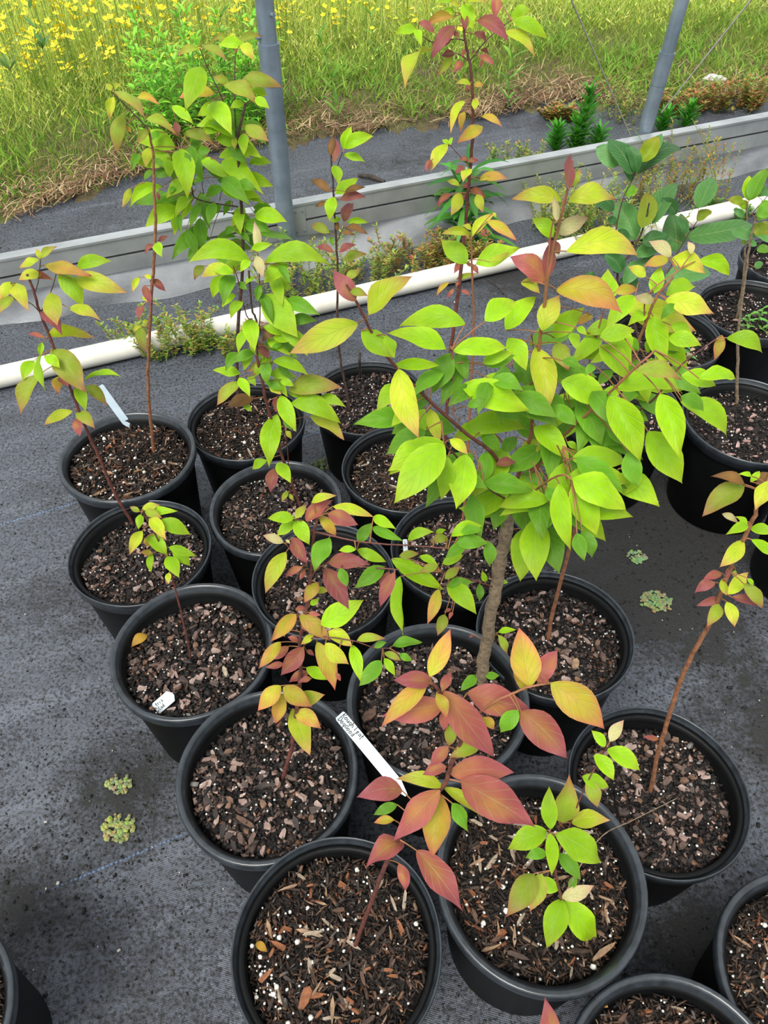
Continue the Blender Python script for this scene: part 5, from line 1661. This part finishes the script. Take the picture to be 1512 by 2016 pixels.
WG = [(136, 160, 66), (160, 172, 80), (116, 148, 58), (176, 150, 84)]
WR = [(168, 130, 72), (150, 150, 70), (176, 116, 70), (140, 160, 70)]
for i, (X, Y, H, n_, sp2, cols, lab) in enumerate((
    (340, 695, 0.16, 22, 0.10, WG, 'pale yellow-green wispy weed growing over the white pipe beside the bare stem'),
    (265, 690, 0.14, 6, 0.05, WG, 'few upright wispy weed sprigs beside the pipe, near the blue tag'),
    (440, 690, 0.12, 10, 0.08, WG, 'wispy weed at the pipe behind the lime dogwood stem'),
    (600, 575, 0.20, 26, 0.14, WG, 'bushy wispy weed between the pipe and the film'),
    (720, 560, 0.12, 12, 0.10, WG, 'sparse wispy weed by the slender dogwood stem at the pipe'),
    (820, 530, 0.13, 26, 0.13, WR, 'reddish wispy weed against the white pipe below the drooping weed'),
    (905, 515, 0.10, 18, 0.10, WR, 'short orange-tinged weed at the pipe under the pink stem'),
    (650, 480, 0.12, 12, 0.08, WG, 'green wispy weed at the foot of the film behind the slender dogwood'),
    (1180, 480, 0.26, 34, 0.22, WG, 'tall wispy weed thicket between pipe and film behind the dark shrub'),
    (1330, 400, 0.28, 30, 0.20, WR, 'tall brownish wispy weed thicket against the film'),
    (1120, 450, 0.20, 22, 0.16, WG, 'wispy weed thicket at the film beside the big lime crown'),
    (1010, 330, 0.10, 16, 0.14, WG, 'pale wispy weed on the outer cloth behind the channel'),
    (1240, 235, 0.16, 20, 0.16, WG, 'wispy weed on the outer cloth around the cable foot'),
    (1330, 225, 0.10, 22, 0.12, WR, 'brownish low weed beside the post with cables'),
    (1430, 215, 0.14, 26, 0.16, WR, 'brownish low weed beneath the white litter'),
    (1105, 235, 0.07, 20, 0.10, WR, 'small reddish weed on the outer cloth near the straw'),
    (1420, 430, 0.06, 14, 0.10, [(96, 150, 60), (110, 160, 70)], 'low green weed behind the pipe end'))):
    wispy('wispy_weed', at_z(X, Y, 0.0), H, int(n_ * 1.6), sp2, cols, lab, 'wispy weeds along pipe and film', 200 + i, *((0.022, 0.009) if i in (13, 14, 15) else ()))
# seedling weed in pot U
for i, (X, Y) in enumerate(((1490, 640), (1470, 655), (1505, 655))):
    weed('pot_weed', at_z(X, Y, SOILZ['U']), 0.05, 14, 0.025, 0.008, [(104, 160, 66), (120, 176, 80)], 0.3, 'tiny green weed seedling in the soil by the paired grey stems', 'weed', 'weeds in the shrub pot', seed=300 + i, stemr=0.001)
weed('pot_weed', at_z(1352, 715, SOILZ['T']), 0.04, 10, 0.022, 0.010, [(84, 150, 70), (176, 150, 120)], 0.3, 'tiny seedling in dark soil under the purple twig', 'weed', seed=310, stemr=0.001)

# ------------------------------------------------------------------ litter and sticks behind the wall
r = random.Random(8)
c = at_z(1402, 165, 0.03)
vs, fs = [], []
NA, NB = 14, 7
for i in range(NB + 1):
    for k in range(NA):
        a, b = 2 * math.pi * k / NA, math.pi * i / NB
        q_ = 1 + r.uniform(-0.28, 0.2)
        vs.append((0.055 * math.sin(b) * math.cos(a) * q_, 0.03 * math.sin(b) * math.sin(a) * q_, 0.02 * math.cos(b) * q_ + 0.02))
for i in range(NB):
    for k in range(NA):
        fs.append((i * NA + k, (i + 1) * NA + k, (i + 1) * NA + (k + 1) % NA, i * NA + (k + 1) % NA))
tag(obj('plastic_litter', mesh('plastic_litter', vs, fs, M['litter'], False), loc=c), 'crumpled white plastic litter lying in the weeds by the cloth edge', 'litter')
pa, pb = at_z(706, 345, 0.012), at_z(757, 358, 0.012)
c = (pa + pb) / 2
v, f = tube_geo([pa - c, (pa + pb) / 2 - c + Vector((0, 0.006, 0.004)), pb - c], [0.008, 0.011, 0.007], 8)
tag(obj('dark_stick', mesh('dark_stick', v, f, M['stick']), loc=c), 'short dark stick lying on the outer cloth behind the channel', 'stick')
for i, (a, b, lab) in enumerate((((440, 758), (515, 752), 'thin dry twig on the cloth between pots and pipe'), ((960, 550), (1002, 590), 'thin dark twig on the cloth beside the pink stem'))):
    pa, pb = at_z(*a, 0.004), at_z(*b, 0.004)
    c = (pa + pb) / 2
    v, f = tube_geo([pa - c, Vector((0.004, 0.006, 0.002)), pb - c], [0.0016, 0.0018, 0.001], 6)
    tag(obj('dry_twig', mesh('dry_twig', v, f, M['stick']), loc=c), lab, 'twig')
